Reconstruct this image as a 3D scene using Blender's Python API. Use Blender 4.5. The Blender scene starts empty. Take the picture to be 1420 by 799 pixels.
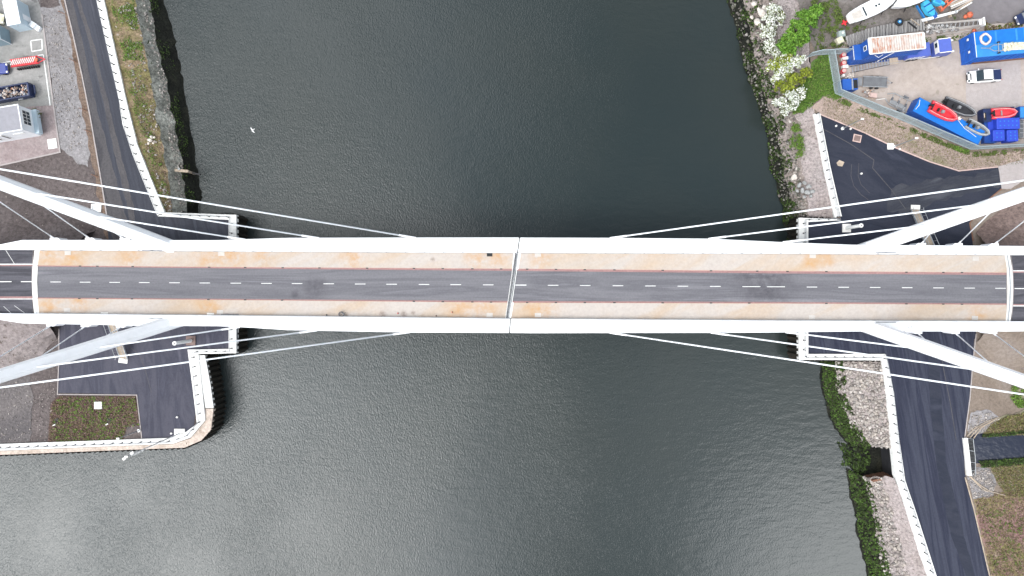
import bpy, bmesh, math, random
import numpy as np
from mathutils import Vector, Matrix, noise as mnoise
R = math.radians
C = bpy.context.scene.collection
sc = bpy.context.scene
# ------------------------------------------------------------------ camera, sky, sun, exposure
S = 0.13                      # metres per photo pixel at quay level
H = 710 * S / 0.75            # camera height for a 24 mm lens
def P(px, py, z=0.0):
    k = S * (H - z) / H
    return Vector(((px - 710) * k, (399.5 - py) * k, z))
cam = bpy.data.cameras.new('camera'); cam.lens = 24; cam.sensor_width = 36; cam.clip_end = 6000; cam.clip_start = 1
camo = bpy.data.objects.new('camera', cam); C.objects.link(camo); camo.location = (0, 0, H); sc.camera = camo

SUN = Vector((-84, -60, 128)).normalized()
wd = bpy.data.worlds.new("World"); sc.world = wd; wd.use_nodes = True
nt = wd.node_tree; nd = nt.nodes; lk = nt.links; nd.clear()
sky = nd.new('ShaderNodeTexSky'); sky.sky_type = 'NISHITA'; sky.sun_disc = False
sky.sun_elevation = math.asin(SUN.z); sky.sun_rotation = math.atan2(SUN.x, SUN.y); sky.dust_density = 3; sky.ozone_density = 1.0
tc = nd.new('ShaderNodeTexCoord')
cn = nd.new('ShaderNodeTexNoise'); cn.inputs['Scale'].default_value = 2.1; cn.inputs['Detail'].default_value = 4; cn.inputs['Roughness'].default_value = .5
cmap = nd.new('ShaderNodeMapping'); cmap.inputs['Location'].default_value = (2.2, 0.7, 0.4)
cr = nd.new('ShaderNodeValToRGB'); cr.color_ramp.elements[0].position = .38; cr.color_ramp.elements[1].position = .66
cr.color_ramp.elements[0].color = (5.6, 6.7, 8.2, 1); cr.color_ramp.elements[1].color = (13.4, 14.5, 15.8, 1)
# bright cloud lower right and round the veiled sun; lobes added for water sheen
def glow(direction, c0, c1, amp):
    dp = nd.new('ShaderNodeVectorMath'); dp.operation = 'DOT_PRODUCT'
    nrm = nd.new('ShaderNodeVectorMath'); nrm.operation = 'NORMALIZE'
    lk.new(tc.outputs['Generated'], nrm.inputs[0]); lk.new(nrm.outputs[0], dp.inputs[0]); dp.inputs[1].default_value = Vector(direction).normalized()
    mr = nd.new('ShaderNodeMapRange'); mr.interpolation_type = 'SMOOTHSTEP'
    mr.inputs[1].default_value = c0; mr.inputs[2].default_value = c1; mr.inputs[3].default_value = 0; mr.inputs[4].default_value = amp
    lk.new(dp.outputs['Value'], mr.inputs[0]); return mr.outputs[0]
g1 = glow((70, -62, 128), .968, 1.0, 110)
g2 = glow(SUN, .82, .995, 120)
g6 = glow((-46, -56, 128), .92, 1.0, 34)
g3 = glow((46, -30, 128), .955, 1.0, 18)
g4 = glow((42, 52, 128), .90, 1.0, -4.5)
g5 = glow((-56, 40, 128), .90, 1.0, 46)
ad = nd.new('ShaderNodeMath'); ad.operation = 'ADD'; lk.new(g1, ad.inputs[0]); lk.new(g2, ad.inputs[1])
ad2 = nd.new('ShaderNodeMath'); ad2.operation = 'ADD'; lk.new(ad.outputs[0], ad2.inputs[0]); lk.new(g3, ad2.inputs[1])
for gg in (g4, g5, g6):
    a3 = nd.new('ShaderNodeMath'); a3.operation = 'ADD'; lk.new(ad2.outputs[0], a3.inputs[0]); lk.new(gg, a3.inputs[1]); ad2 = a3
av = nd.new('ShaderNodeVectorMath'); av.operation = 'ADD'
mx = nd.new('ShaderNodeMix'); mx.data_type = 'RGBA'; mx.inputs[0].default_value = .85
bg = nd.new('ShaderNodeBackground'); bg.inputs[1].default_value = .10
ow = nd.new('ShaderNodeOutputWorld')
lk.new(tc.outputs['Generated'], cmap.inputs[0]); lk.new(cmap.outputs[0], cn.inputs['Vector']); lk.new(cn.outputs[0], cr.inputs[0])
# sky brightened low down all round the horizon, added to fill the mast legs
nz = nd.new('ShaderNodeVectorMath'); nz.operation = 'NORMALIZE'; lk.new(tc.outputs['Generated'], nz.inputs[0])
sz_ = nd.new('ShaderNodeSeparateXYZ'); lk.new(nz.outputs[0], sz_.inputs[0])
hz = nd.new('ShaderNodeMapRange'); hz.interpolation_type = 'SMOOTHSTEP'; lk.new(sz_.outputs[2], hz.inputs[0])
hz.inputs[1].default_value = .0; hz.inputs[2].default_value = .6; hz.inputs[3].default_value = 2.3; hz.inputs[4].default_value = .95
hm = nd.new('ShaderNodeVectorMath'); hm.operation = 'SCALE'; lk.new(cr.outputs[0], hm.inputs[0]); lk.new(hz.outputs[0], hm.inputs['Scale'])
lk.new(hm.outputs[0], av.inputs[0]); lk.new(ad2.outputs[0], av.inputs[1])
lk.new(sky.outputs[0], mx.inputs[6]); lk.new(av.outputs[0], mx.inputs[7]); lk.new(mx.outputs[2], bg.inputs[0]); lk.new(bg.outputs[0], ow.inputs[0])
sl = bpy.data.lights.new('sun', 'SUN'); sl.energy = .7; sl.angle = R(14); sl.color = (1, .97, .92)
so = bpy.data.objects.new('sun', sl); C.objects.link(so); so.rotation_euler = (-SUN).to_track_quat('-Z', 'Y').to_euler(); so.location = SUN * 300
sc.view_settings.view_transform = 'Standard'; sc.view_settings.look = 'None'; sc.view_settings.gamma = 1; sc.view_settings.exposure = -0.60
sc.view_settings.use_curve_mapping = False
sc.render.engine = 'CYCLES'

# ------------------------------------------------------------------ materials
M = {}
def principled(name, rough=.8, metal=0, spec=.3):
    m = bpy.data.materials.new(name); m.use_nodes = True; b = m.node_tree.nodes['Principled BSDF']
    b.inputs['Roughness'].default_value = rough; b.inputs['Metallic'].default_value = metal
    b.inputs['Specular IOR Level'].default_value = spec
    M[name] = m; return m, m.node_tree, b
def noise(nt, vec, scale, detail=5, rough=.6, dist=0):
    n = nt.nodes.new('ShaderNodeTexNoise'); n.inputs['Scale'].default_value = scale; n.inputs['Detail'].default_value = detail
    n.inputs['Roughness'].default_value = rough; n.inputs['Distortion'].default_value = dist; nt.links.new(vec, n.inputs['Vector']); return n.outputs[0]
def ramp(nt, fac, stops):
    r = nt.nodes.new('ShaderNodeValToRGB'); e = r.color_ramp.elements
    while len(e) < len(stops): e.new(.5)
    for i, (p, c) in enumerate(stops):
        e[i].position = p; e[i].color = (*c, 1) if len(c) == 3 else c
    nt.links.new(fac, r.inputs[0]); return r.outputs[0]
def mixc(nt, fac, a, b, mode='MIX'):
    m = nt.nodes.new('ShaderNodeMix'); m.data_type = 'RGBA'; m.blend_type = mode
    for sock, v in ((m.inputs[0], fac), (m.inputs[6], a), (m.inputs[7], b)):
        if isinstance(v, (int, float)): sock.default_value = v
        elif isinstance(v, tuple): sock.default_value = (*v, 1)
        else: nt.links.new(v, sock)
    return m.outputs[2]
def coords(nt, stretch=None, rot=0):
    t = nt.nodes.new('ShaderNodeTexCoord')
    if stretch is None: return t.outputs['Object']
    m = nt.nodes.new('ShaderNodeMapping'); m.vector_type = 'TEXTURE'
    m.inputs['Rotation'].default_value = (0, 0, R(rot)); m.inputs['Scale'].default_value = (*stretch, 1)
    nt.links.new(t.outputs['Object'], m.inputs[0]); return m.outputs[0]
def bump(nt, b, h, strength=.5, dist=.1):
    n = nt.nodes.new('ShaderNodeBump'); n.inputs['Strength'].default_value = strength; n.inputs['Distance'].default_value = dist
    nt.links.new(h, n.inputs['Height']); nt.links.new(n.outputs[0], b.inputs['Normal'])
def g(v): return (v, v, v)
# measured surface colours: per-material correction of the base colours listed below
TINT = dict(soil=(.77, .79, .86), grey_rubble=(.53, .50, .50), bed_soil=(.8, .74, .8), red_weeds=(1.1, 1.0, 1.15), paving_pink=(.86, .95, 1.02), soil_tan=(.71, .70, .74),
    weed_bank=(1.12, 1.02, .92), gravel_bank=(.90, .89, .93), bank_soil=(.9, .9, .92), asphalt_approach=(1.25, 1.25, 1.33), asphalt=(1.08, 1.08, 1.04), upper_yard_dry=(.65, .65, .72), soil_warm=(1.25, 1.13, 1.13),
    revetment=(1.35, 1.42, 1.32), carriageway=(.85, .84, .83), asphalt_triangle=(.72, .76, .86), asphalt_right=(.67, .71, .86), rough_grey=(.81, .81, .85), asphalt_corner=(1.25, 1.2, 1.28), yard_tan=(1.0, 1.0, 1.08), asphalt_dusty=(.85, .88, .98),
    dry_grass=(1.08, 1.04, 1.24), upper_yard=(.85, .85, .9), soil_pink=(.9, .88, .9), grass_rough=(1.0, 1.0, 1.25), slab_concrete=(.95, .95, 1.0))
def ground_mat(name, cols, big=.12, fine=1.6, contrast=.45, speck=None, rough=.95, bumpd=.12, stretch=None, rot=0, det=8, lo=.3, hi=.7):
    m, nt, b = principled(name, rough, 0, .2)
    v = coords(nt); vs = coords(nt, stretch, rot) if stretch else v
    cols = [tuple(c * k for c, k in zip(cc, TINT.get(name, (1, 1, 1)))) for cc in cols]
    n = len(cols); base = ramp(nt, noise(nt, vs, big, det, .62, .6), [(lo + (hi - lo) * i / (n - 1), c) for i, c in enumerate(cols)])
    f = noise(nt, v, fine, 5, .75)
    mul = ramp(nt, f, [(.3, g(1 - contrast)), (.7, g(1 + contrast))])
    col = mixc(nt, 1.0, base, mul, 'MULTIPLY')
    if speck:
        for (c, sc_, th) in speck:
            k = ramp(nt, noise(nt, v, sc_, 3, .6), [(th, g(0)), (th + .05, g(1))])
            col = mixc(nt, k, col, c)
    nt.links.new(col, b.inputs['Base Color']); bump(nt, b, f, .8, bumpd); return m
def plain(name, col, rough=.5, metal=0, dirt=.18, spec=.4, scale=1.2):
    m, nt, b = principled(name, rough, metal, spec)
    f = noise(nt, coords(nt), scale, 6, .65)
    c2 = tuple(x * (1 - dirt) for x in col)
    nt.links.new(ramp(nt, f, [(.35, c2), (.62, col)]), b.inputs['Base Color']); return m
def island_mat(name, cols, rough=.85, extra=None):
    m, nt, b = principled(name, rough, 0, .25)
    ge = nt.nodes.new('ShaderNodeNewGeometry'); n = len(cols)
    c = ramp(nt, ge.outputs['Random Per Island'], [(i / max(1, n - 1), c) for i, c in enumerate(cols)])
    if extra:
        c = mixc(nt, 1.0, c, ramp(nt, noise(nt, coords(nt), extra, 3), [(.3, g(.7)), (.7, g(1.25))]), 'MULTIPLY')
    nt.links.new(c, b.inputs['Base Color']); return m

ground_mat('soil', [(.085, .066, .058), (.13, .105, .093), (.17, .14, .125)], .09, 1.7, .5, [((.22, .19, .17), 2.2, .66)])
ground_mat('soil_warm', [(.085, .066, .058), (.13, .105, .093), (.17, .14, .125)], .09, 1.7, .5)
ground_mat('soil_pink', [(.15, .125, .113), (.25, .22, .208), (.20, .172, .16)], .15, 1.5, .45, [((.10, .08, .07), 1.3, .62)])
ground_mat('soil_tan', [(.20, .16, .12), (.27, .22, .17), (.30, .255, .21)], .1, 2.2, .28, [((.14, .11, .08), 1.7, .68)])
ground_mat('rough_grey', [(.20, .185, .175), (.28, .265, .255), (.33, .31, .30)], .14, 1.9, .4, [((.10, .09, .085), 1.5, .63)], stretch=(1.5, .6), rot=-55)
ground_mat('grey_rubble', [(.15, .145, .15), (.21, .20, .20), (.26, .245, .24)], .13, 2.4, .45, [((.38, .37, .36), 2.8, .7)])
ground_mat('brown_verge', [(.11, .07, .05), (.16, .115, .09), (.14, .11, .09)], .3, 2.6, .5)
ground_mat('yard_grey', [(.17, .17, .16), (.25, .245, .235), (.30, .29, .28)], .16, 1.2, .16, [((.16, .155, .15), .45, .62)], rough=.9, stretch=(2, .8), rot=12)
ground_mat('paving_pink', [(.255, .18, .165), (.33, .245, .225), (.36, .275, .25)], .35, 2.2, .2)
ground_mat('yard_tan', [(.31, .262, .21), (.37, .315, .258), (.34, .30, .26)], .12, 1.1, .12, [((.28, .24, .20), .5, .65)])
ground_mat('slab_concrete', [(.34, .305, .28), (.39, .35, .32)], .3, 1.6, .1)
ground_mat('upper_yard', [(.11, .095, .08), (.17, .15, .13), (.23, .21, .19)], .12, 1.5, .35, [((.05, .07, .025), .5, .6)])
ground_mat('upper_yard_dry', [(.23, .21, .195), (.27, .25, .235)], .1, .6, .14, stretch=(4, .5), rot=-10)
ground_mat('dry_grass', [(.24, .19, .13), (.31, .25, .18), (.26, .21, .15), (.15, .16, .06)], .14, 2.2, .35, [((.12, .09, .055), 1.4, .64)])
ground_mat('weed_bank', [(.24, .185, .13), (.20, .165, .12), (.16, .15, .075), (.12, .12, .06)], .3, 1.8, .5, [((.34, .29, .25), 1.3, .66)])
ground_mat('verge_sand', [(.30, .235, .165), (.25, .20, .13), (.2, .19, .10)], .3, 2.2, .35)
ground_mat('revetment', [(.10, .095, .085), (.17, .16, .15), (.24, .23, .22)], .35, 2.2, .75, [((.42, .41, .40), 2.3, .66), ((.05, .065, .025), .7, .62)], bumpd=.4)
ground_mat('algae_mud', [(.006, .006, .005), (.010, .011, .008), (.018, .018, .012)], .3, 2.5, .8, rough=.85, bumpd=.3)
ground_mat('gravel_bank', [(.27, .23, .205), (.35, .305, .28), (.30, .27, .25)], .12, 2.4, .5, [((.15, .12, .11), 1.8, .62), ((.48, .44, .41), 2.8, .68)], bumpd=.3)
ground_mat('bank_soil', [(.17, .14, .12), (.26, .22, .195), (.31, .27, .25)], .3, 2.0, .5, [((.06, .08, .03), .8, .62), ((.5, .47, .44), 2.2, .68)], bumpd=.3)
ground_mat('bed_soil', [(.085, .06, .045), (.12, .085, .07), (.10, .08, .06)], .5, 2.5, .6, [((.11, .10, .04), 1.2, .6)])
ground_mat('red_weeds', [(.20, .12, .105), (.24, .165, .13), (.17, .165, .06), (.26, .21, .16)], .2, 2.3, .4, [((.12, .15, .03), .9, .62)])
ground_mat('grass_rough', [(.16, .15, .06), (.23, .20, .12), (.10, .12, .035)], .25, 2.2, .5, [((.045, .05, .02), 1.1, .63)])
ground_mat('grass_green', [(.05, .10, .02), (.075, .15, .03), (.10, .15, .045)], .4, 2.2, .5)
def asphalt(name, a, b_, rot, st=(9, .7)):
    return ground_mat(name, [a, b_, a, tuple(x * 1.25 for x in b_)], .35, 3.0, .12, None, .85, .02, st, rot, 6, .32, .68)
asphalt('asphalt', (.036, .038, .050), (.052, .054, .069), -76)
asphalt('asphalt_right', (.030, .032, .046), (.064, .066, .078), -80, (12, .6))
asphalt('asphalt_corner', (.037, .039, .050), (.055, .056, .067), -84, (5, 1))
asphalt('asphalt_triangle', (.028, .031, .043), (.042, .044, .056), -20, (5, 1.5))
asphalt('asphalt_approach', (.040, .039, .043), (.078, .076, .082), 0, (9, .8))
ground_mat('asphalt_worn', [(.050, .048, .054), (.085, .080, .083), (.065, .062, .068)], .4, 2.5, .2, stretch=(4, .8), rot=-76)
asphalt('asphalt_dusty', (.036, .038, .046), (.062, .062, .066), 12, (5, .8))
asphalt('carriageway', (.135, .134, .150), (.185, .183, .200), 0, (14, .8))
# dark scorch-like stains on the carriageway
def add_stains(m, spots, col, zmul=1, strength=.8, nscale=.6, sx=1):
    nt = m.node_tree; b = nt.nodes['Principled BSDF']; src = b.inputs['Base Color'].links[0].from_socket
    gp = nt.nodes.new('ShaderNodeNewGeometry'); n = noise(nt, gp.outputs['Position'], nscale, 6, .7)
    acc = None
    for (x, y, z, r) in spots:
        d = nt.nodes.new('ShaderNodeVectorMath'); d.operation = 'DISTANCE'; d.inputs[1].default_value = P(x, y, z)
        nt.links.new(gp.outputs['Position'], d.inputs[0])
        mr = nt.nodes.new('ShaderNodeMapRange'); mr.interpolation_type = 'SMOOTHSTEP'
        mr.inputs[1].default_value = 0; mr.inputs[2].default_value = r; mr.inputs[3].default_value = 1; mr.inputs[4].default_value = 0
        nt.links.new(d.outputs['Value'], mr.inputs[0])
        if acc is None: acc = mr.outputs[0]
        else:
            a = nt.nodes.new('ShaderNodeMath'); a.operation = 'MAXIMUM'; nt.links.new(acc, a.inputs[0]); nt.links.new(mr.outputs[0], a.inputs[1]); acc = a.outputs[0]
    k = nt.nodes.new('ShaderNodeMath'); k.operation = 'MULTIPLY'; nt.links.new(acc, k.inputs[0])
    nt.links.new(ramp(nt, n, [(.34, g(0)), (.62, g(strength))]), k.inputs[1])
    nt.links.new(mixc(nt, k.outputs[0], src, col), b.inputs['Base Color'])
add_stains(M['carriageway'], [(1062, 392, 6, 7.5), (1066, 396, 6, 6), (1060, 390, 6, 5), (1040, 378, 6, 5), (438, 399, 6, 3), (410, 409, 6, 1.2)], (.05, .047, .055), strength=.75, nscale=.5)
# footway concrete with rust-coloured streaks
m, nt, b = principled('footway', .85, 0, .2)
v = coords(nt); vs = coords(nt, (3.5, .9), 28)
base = ramp(nt, noise(nt, v, .16, 5), [(.3, (.43, .37, .32)), (.5, (.43, .385, .35)), (.7, (.41, .37, .335))])
st = ramp(nt, noise(nt, vs, .17, 7, .6, .5), [(.45, g(0)), (.62, g(.42)), (.8, g(.75))])
col = mixc(nt, st, base, (.42, .28, .15))
col = mixc(nt, 1.0, col, ramp(nt, noise(nt, v, 2.2, 4, .7), [(.3, g(.9)), (.7, g(1.05))]), 'MULTIPLY')
nt.links.new(col, b.inputs['Base Color'])
add_stains(M['footway'], [(662, 357, 6, 3.6), (690, 357, 6, 3), (750, 358, 6, 3.2), (640, 430, 6, 4.2), (672, 430, 6, 4), (748, 428, 6, 4.5), (70, 354, 6, 4.5), (100, 360, 6, 4), (290, 358, 6, 4.5), (320, 355, 6, 4.5),
     (290, 425, 6, 3.6), (70, 425, 6, 4), (110, 418, 6, 3), (365, 358, 6, 3), (1125, 362, 6, 3), (1145, 360, 6, 2.6), (1355, 437, 6, 2.6), (490, 358, 6, 3.5), (180, 355, 6, 4)], (.43, .235, .085), strength=.72, nscale=.8)
add_stains(M['footway'], [(480, 436, 6, .5), (530, 436, 6, 1.0), (560, 436, 6, .9), (573, 434, 6, .6), (600, 360, 6, .6), (20, 400, 6, 1)], (.16, .12, .10), strength=.9, nscale=2.5)
ground_mat('coping_concrete', [(.62, .61, .58), (.74, .73, .70), (.70, .69, .66)], .5, 2.2, .07, [((.45, .43, .40), 1.1, .68)], bumpd=.01)
ground_mat('old_timber', [(.34, .27, .22), (.50, .42, .36), (.42, .34, .29)], .5, 2.4, .3, [((.07, .05, .035), .9, .66)])
ground_mat('sheet_steel', [(.010, .010, .009), (.02, .018, .014), (.035, .027, .019)], .6, 2.5, .5, rough=.8)
ground_mat('kerb_red', [(.25, .145, .14), (.32, .20, .19)], .5, 2.5, .15)
ground_mat('kerb_pink', [(.42, .25, .22), (.34, .20, .18)], .5, 2.5, .15)
def boards(name, c1, c2, c3, period, axis_rot=0, gap=.12):
    m, nt, b = principled(name, .85, 0, .2)
    v = coords(nt, (1, 1), axis_rot)
    w = nt.nodes.new('ShaderNodeTexWave'); w.inputs['Scale'].default_value = 1 / period * .314; w.inputs['Distortion'].default_value = .4; w.inputs['Detail'].default_value = 2
    nt.links.new(v, w.inputs['Vector'])
    mp = nt.nodes.new('ShaderNodeMapping'); mp.inputs['Scale'].default_value = (1 / period, .12, 1); nt.links.new(v, mp.inputs[0])
    c = ramp(nt, noise(nt, mp.outputs[0], 1.3, 3), [(.3, c1), (.5, c2), (.7, c3)])
    c = mixc(nt, ramp(nt, w.outputs[0], [(0, g(1)), (gap, g(0))]), c, tuple(x * .3 for x in c1))
    nt.links.new(c, b.inputs['Base Color']); return m
boards('weathered_planks', (.16, .15, .145), (.25, .24, .23), (.33, .315, .30), .55)
m, nt, b = principled('rusty_roof', .8, 0, .2)
v = coords(nt); mp = nt.nodes.new('ShaderNodeMapping'); mp.inputs['Scale'].default_value = (2.6, .35, 1); nt.links.new(v, mp.inputs[0])
str_ = ramp(nt, noise(nt, mp.outputs[0], 1.2, 4, .7), [(.42, g(0)), (.56, g(1))]); pat = ramp(nt, noise(nt, v, .55, 4, .6), [(.38, g(.15)), (.6, g(1))])
c = mixc(nt, mixc(nt, 1.0, str_, pat, 'MULTIPLY'), (.52, .50, .47), (.36, .12, .045))
w = nt.nodes.new('ShaderNodeTexWave'); w.inputs['Scale'].default_value = .75; nt.links.new(v, w.inputs['Vector'])
c = mixc(nt, ramp(nt, w.outputs[0], [(0, g(.7)), (.12, g(0))]), c, (.12, .10, .09)); nt.links.new(c, b.inputs['Base Color'])
boards('blue_steel', (.020, .10, .40), (.028, .13, .50), (.035, .15, .55), .3, 0, .18)
plain('bridge_white', (.88, .88, .885), .35, 0, .05)
bm_ = M['bridge_white']; nt = bm_.node_tree; b = nt.nodes['Principled BSDF']; src = b.inputs['Base Color'].links[0].from_socket   # run-off grime on the paint
nt.links.new(mixc(nt, ramp(nt, noise(nt, coords(nt, (.7, 3), 0), .9, 6, .7), [(.60, g(0)), (.78, g(.14))]), src, (.42, .42, .40)), b.inputs['Base Color'])
plain('cable_white', (.78, .80, .82), .4, 0, .03)
plain('rail_steel', (.24, .25, .27), .4, .4, .2)
plain('dark_steel', (.05, .05, .055), .5, .5, .3)
plain('fence_steel', (.34, .40, .42), .5, .1, .1)
plain('galvanised', (.42, .43, .44), .45, .5, .25)
plain('white_paint', (.80, .80, .78), .5, 0, .08)
plain('line_paint', (.72, .72, .70), .7, 0, .18, scale=3)
plain('panel_white', (.74, .72, .68), .7, 0, .1)
plain('hatch_cover', (.48, .45, .42), .7, 0, .12)
plain('black', (.012, .012, .013), .6, 0, .3)
plain('rubber', (.02, .02, .022), .8, 0, .3)
plain('glass_dark', (.03, .045, .055), .08, 0, .2, spec=.6)
plain('hut_white', (.78, .80, .82), .5, 0, .05)
plain('hut_blue_wall', (.48, .58, .64), .4, 0, .08)
plain('hut_grey', (.22, .30, .35), .4, 0, .15)
plain('roof_grey', (.27, .265, .29), .7, 0, .14)
plain('red_paint', (.62, .03, .04), .4, 0, .15)
plain('rib_red', (.60, .04, .055), .45, 0, .12)
plain('orange_paint', (.62, .14, .07), .5, 0, .25)
plain('navy_paint', (.018, .03, .09), .35, 0, .3)
plain('car_blue', (.03, .05, .24), .2, 0, .1, spec=.6)
plain('cream', (.62, .58, .42), .4, 0, .1)
plain('blue_dark', (.012, .06, .27), .45, 0, .2)
plain('blue_mid', (.018, .09, .36), .45, 0, .15)
plain('blue_light', (.004, .14, .50), .75, 0, .14)
plain('blue_pale', (.03, .21, .52), .75, 0, .2, scale=.6)
plain('violet_blue', (.08, .12, .42), .4, 0, .15)
plain('cube_blue', (.025, .06, .45), .5, 0, .12)
plain('turquoise', (.05, .38, .58), .6, 0, .15)
plain('boat_white', (.80, .80, .79), .25, 0, .06)
plain('boat_beige', (.48, .44, .40), .6, 0, .2)
plain('rubber_grey', (.12, .125, .135), .6, 0, .25)
plain('rubber_grey_light', (.24, .245, .25), .6, 0, .25)
plain('pink_board', (.55, .40, .36), .8, 0, .2)
plain('wood_pale', (.42, .34, .26), .8, 0, .3)
plain('rust_brown', (.22, .11, .07), .8, 0, .35)
plain('brown_block', (.20, .14, .125), .8, 0, .25)
plain('tyre_blue', (.03, .25, .55), .5, 0, .2)
plain('green_glass', (.30, .36, .34), .6, 0, .2)
plain('bark', (.10, .075, .055), .9, 0, .3)
plain('plastic_white', (.75, .74, .70), .5, 0, .1)
island_mat('riprap', [(.13, .115, .105), (.33, .29, .26), (.24, .21, .195), (.46, .42, .385), (.19, .175, .165), (.37, .325, .285), (.27, .245, .225)], .9, 2.5)
island_mat('riprap_wet', [(.05, .045, .038), (.10, .09, .08), (.16, .145, .13), (.07, .075, .05), (.27, .25, .23), (.04, .04, .035)], .8, 2.5)
island_mat('riprap_grey', [(.20, .21, .21), (.27, .28, .28), (.34, .34, .33)], .9, 2.5)
island_mat('riprap_pale', [(.50, .44, .38), (.62, .56, .50), (.56, .50, .44)], .9, 2.5)
island_mat('seaweed', [(.006, .008, .004), (.012, .02, .005), (.025, .045, .008), (.05, .09, .015), (.01, .012, .006), (.02, .03, .008)], .7)
island_mat('seaweed_green', [(.012, .018, .006), (.035, .065, .012), (.065, .12, .02), (.012, .014, .007), (.03, .028, .018), (.045, .08, .015)], .8)
island_mat('leaf_bright', [(.02, .045, .008), (.09, .20, .02), (.14, .30, .03), (.04, .09, .012), (.20, .34, .05), (.11, .23, .03), (.07, .16, .02)], .6)
island_mat('leaf_yellow', [(.12, .16, .015), (.20, .25, .02), (.27, .31, .03), (.10, .12, .02)], .6)
island_mat('leaf_olive', [(.08, .09, .02), (.13, .14, .035), (.05, .06, .02)], .7)
island_mat('blossom', [(.62, .64, .58), (.78, .79, .74), (.20, .25, .12), (.70, .71, .66), (.80, .80, .76)], .7)
island_mat('tuft_green', [(.05, .08, .015), (.09, .13, .03), (.12, .17, .035), (.05, .055, .02)], .8)
island_mat('weed_green', [(.06, .12, .015), (.10, .19, .025), (.14, .24, .04), (.04, .07, .015), (.16, .17, .06)], .8)
island_mat('tuft_mixed', [(.07, .10, .02), (.14, .15, .04), (.24, .19, .11), (.10, .07, .04), (.16, .12, .07)], .9)
island_mat('tuft_brown', [(.13, .075, .06), (.19, .125, .10), (.10, .07, .05), (.13, .13, .035), (.24, .17, .145), (.16, .09, .08)], .9)
island_mat('debris', [(.45, .36, .30), (.25, .16, .12), (.60, .52, .46), (.12, .09, .08), (.38, .40, .42), (.50, .25, .15)], .8)
island_mat('scrap', [(.12, .12, .12), (.30, .29, .28), (.50, .50, .49), (.20, .17, .15), (.62, .61, .60)], .7)

# river: dark peaty water, wind ripples of uneven strength
m, nt, b = principled('river_water', .12, 0, .95)
b.inputs['Base Color'].default_value = (.052, .062, .062, 1); b.inputs['IOR'].default_value = 1.33
gp = nt.nodes.new('ShaderNodeNewGeometry'); pos = gp.outputs['Position']
def stretchmap(sx, sy, rot):
    mp = nt.nodes.new('ShaderNodeMapping'); mp.inputs['Scale'].default_value = (sx, sy, 1); mp.inputs['Rotation'].default_value = (0, 0, R(rot))
    nt.links.new(pos, mp.inputs[0]); return mp.outputs[0]
r1 = noise(nt, stretchmap(1.25, .8, -28), 3.9, 2, .5, .2)
r2 = noise(nt, stretchmap(.7, 1.7, 12), .55, 3, .5, .3)
wind = noise(nt, pos, .028, 3, .5)
sepx = nt.nodes.new('ShaderNodeSeparateXYZ'); nt.links.new(pos, sepx.inputs[0])
gx = nt.nodes.new('ShaderNodeMapRange'); nt.links.new(sepx.outputs[0], gx.inputs[0])
gx.inputs[1].default_value = -60; gx.inputs[2].default_value = 30; gx.inputs[3].default_value = 1.0; gx.inputs[4].default_value = .18
wr = ramp(nt, wind, [(.32, g(.45)), (.68, g(1.25))])
w1 = nt.nodes.new('ShaderNodeMath'); w1.operation = 'MULTIPLY'; nt.links.new(wr, w1.inputs[0]); nt.links.new(gx.outputs[0], w1.inputs[1])
ms = nt.nodes.new('ShaderNodeMath'); ms.operation = 'MULTIPLY'; nt.links.new(r1, ms.inputs[0]); nt.links.new(w1.outputs[0], ms.inputs[1])
s2 = nt.nodes.new('ShaderNodeMath'); s2.operation = 'MULTIPLY'; nt.links.new(r2, s2.inputs[0]); s2.inputs[1].default_value = .34
sm = nt.nodes.new('ShaderNodeMath'); sm.operation = 'ADD'; nt.links.new(ms.outputs[0], sm.inputs[0]); nt.links.new(s2.outputs[0], sm.inputs[1])
bn = nt.nodes.new('ShaderNodeBump'); bn.inputs['Strength'].default_value = 1; bn.inputs['Distance'].default_value = .125
nt.links.new(sm.outputs[0], bn.inputs['Height']); nt.links.new(bn.outputs[0], b.inputs['Normal'])
nt.links.new(ramp(nt, noise(nt, pos, .02, 4, .5), [(.35, (.017, .025, .026)), (.65, (.024, .030, .028))]), b.inputs['Base Color'])

m, nt, b = principled('still_water', .08, 0, .9); b.inputs['Base Color'].default_value = (.016, .02, .035, 1); b.inputs['IOR'].default_value = 1.33; bump(nt, b, noise(nt, coords(nt), 1.1, 3), .5, .06)
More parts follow.
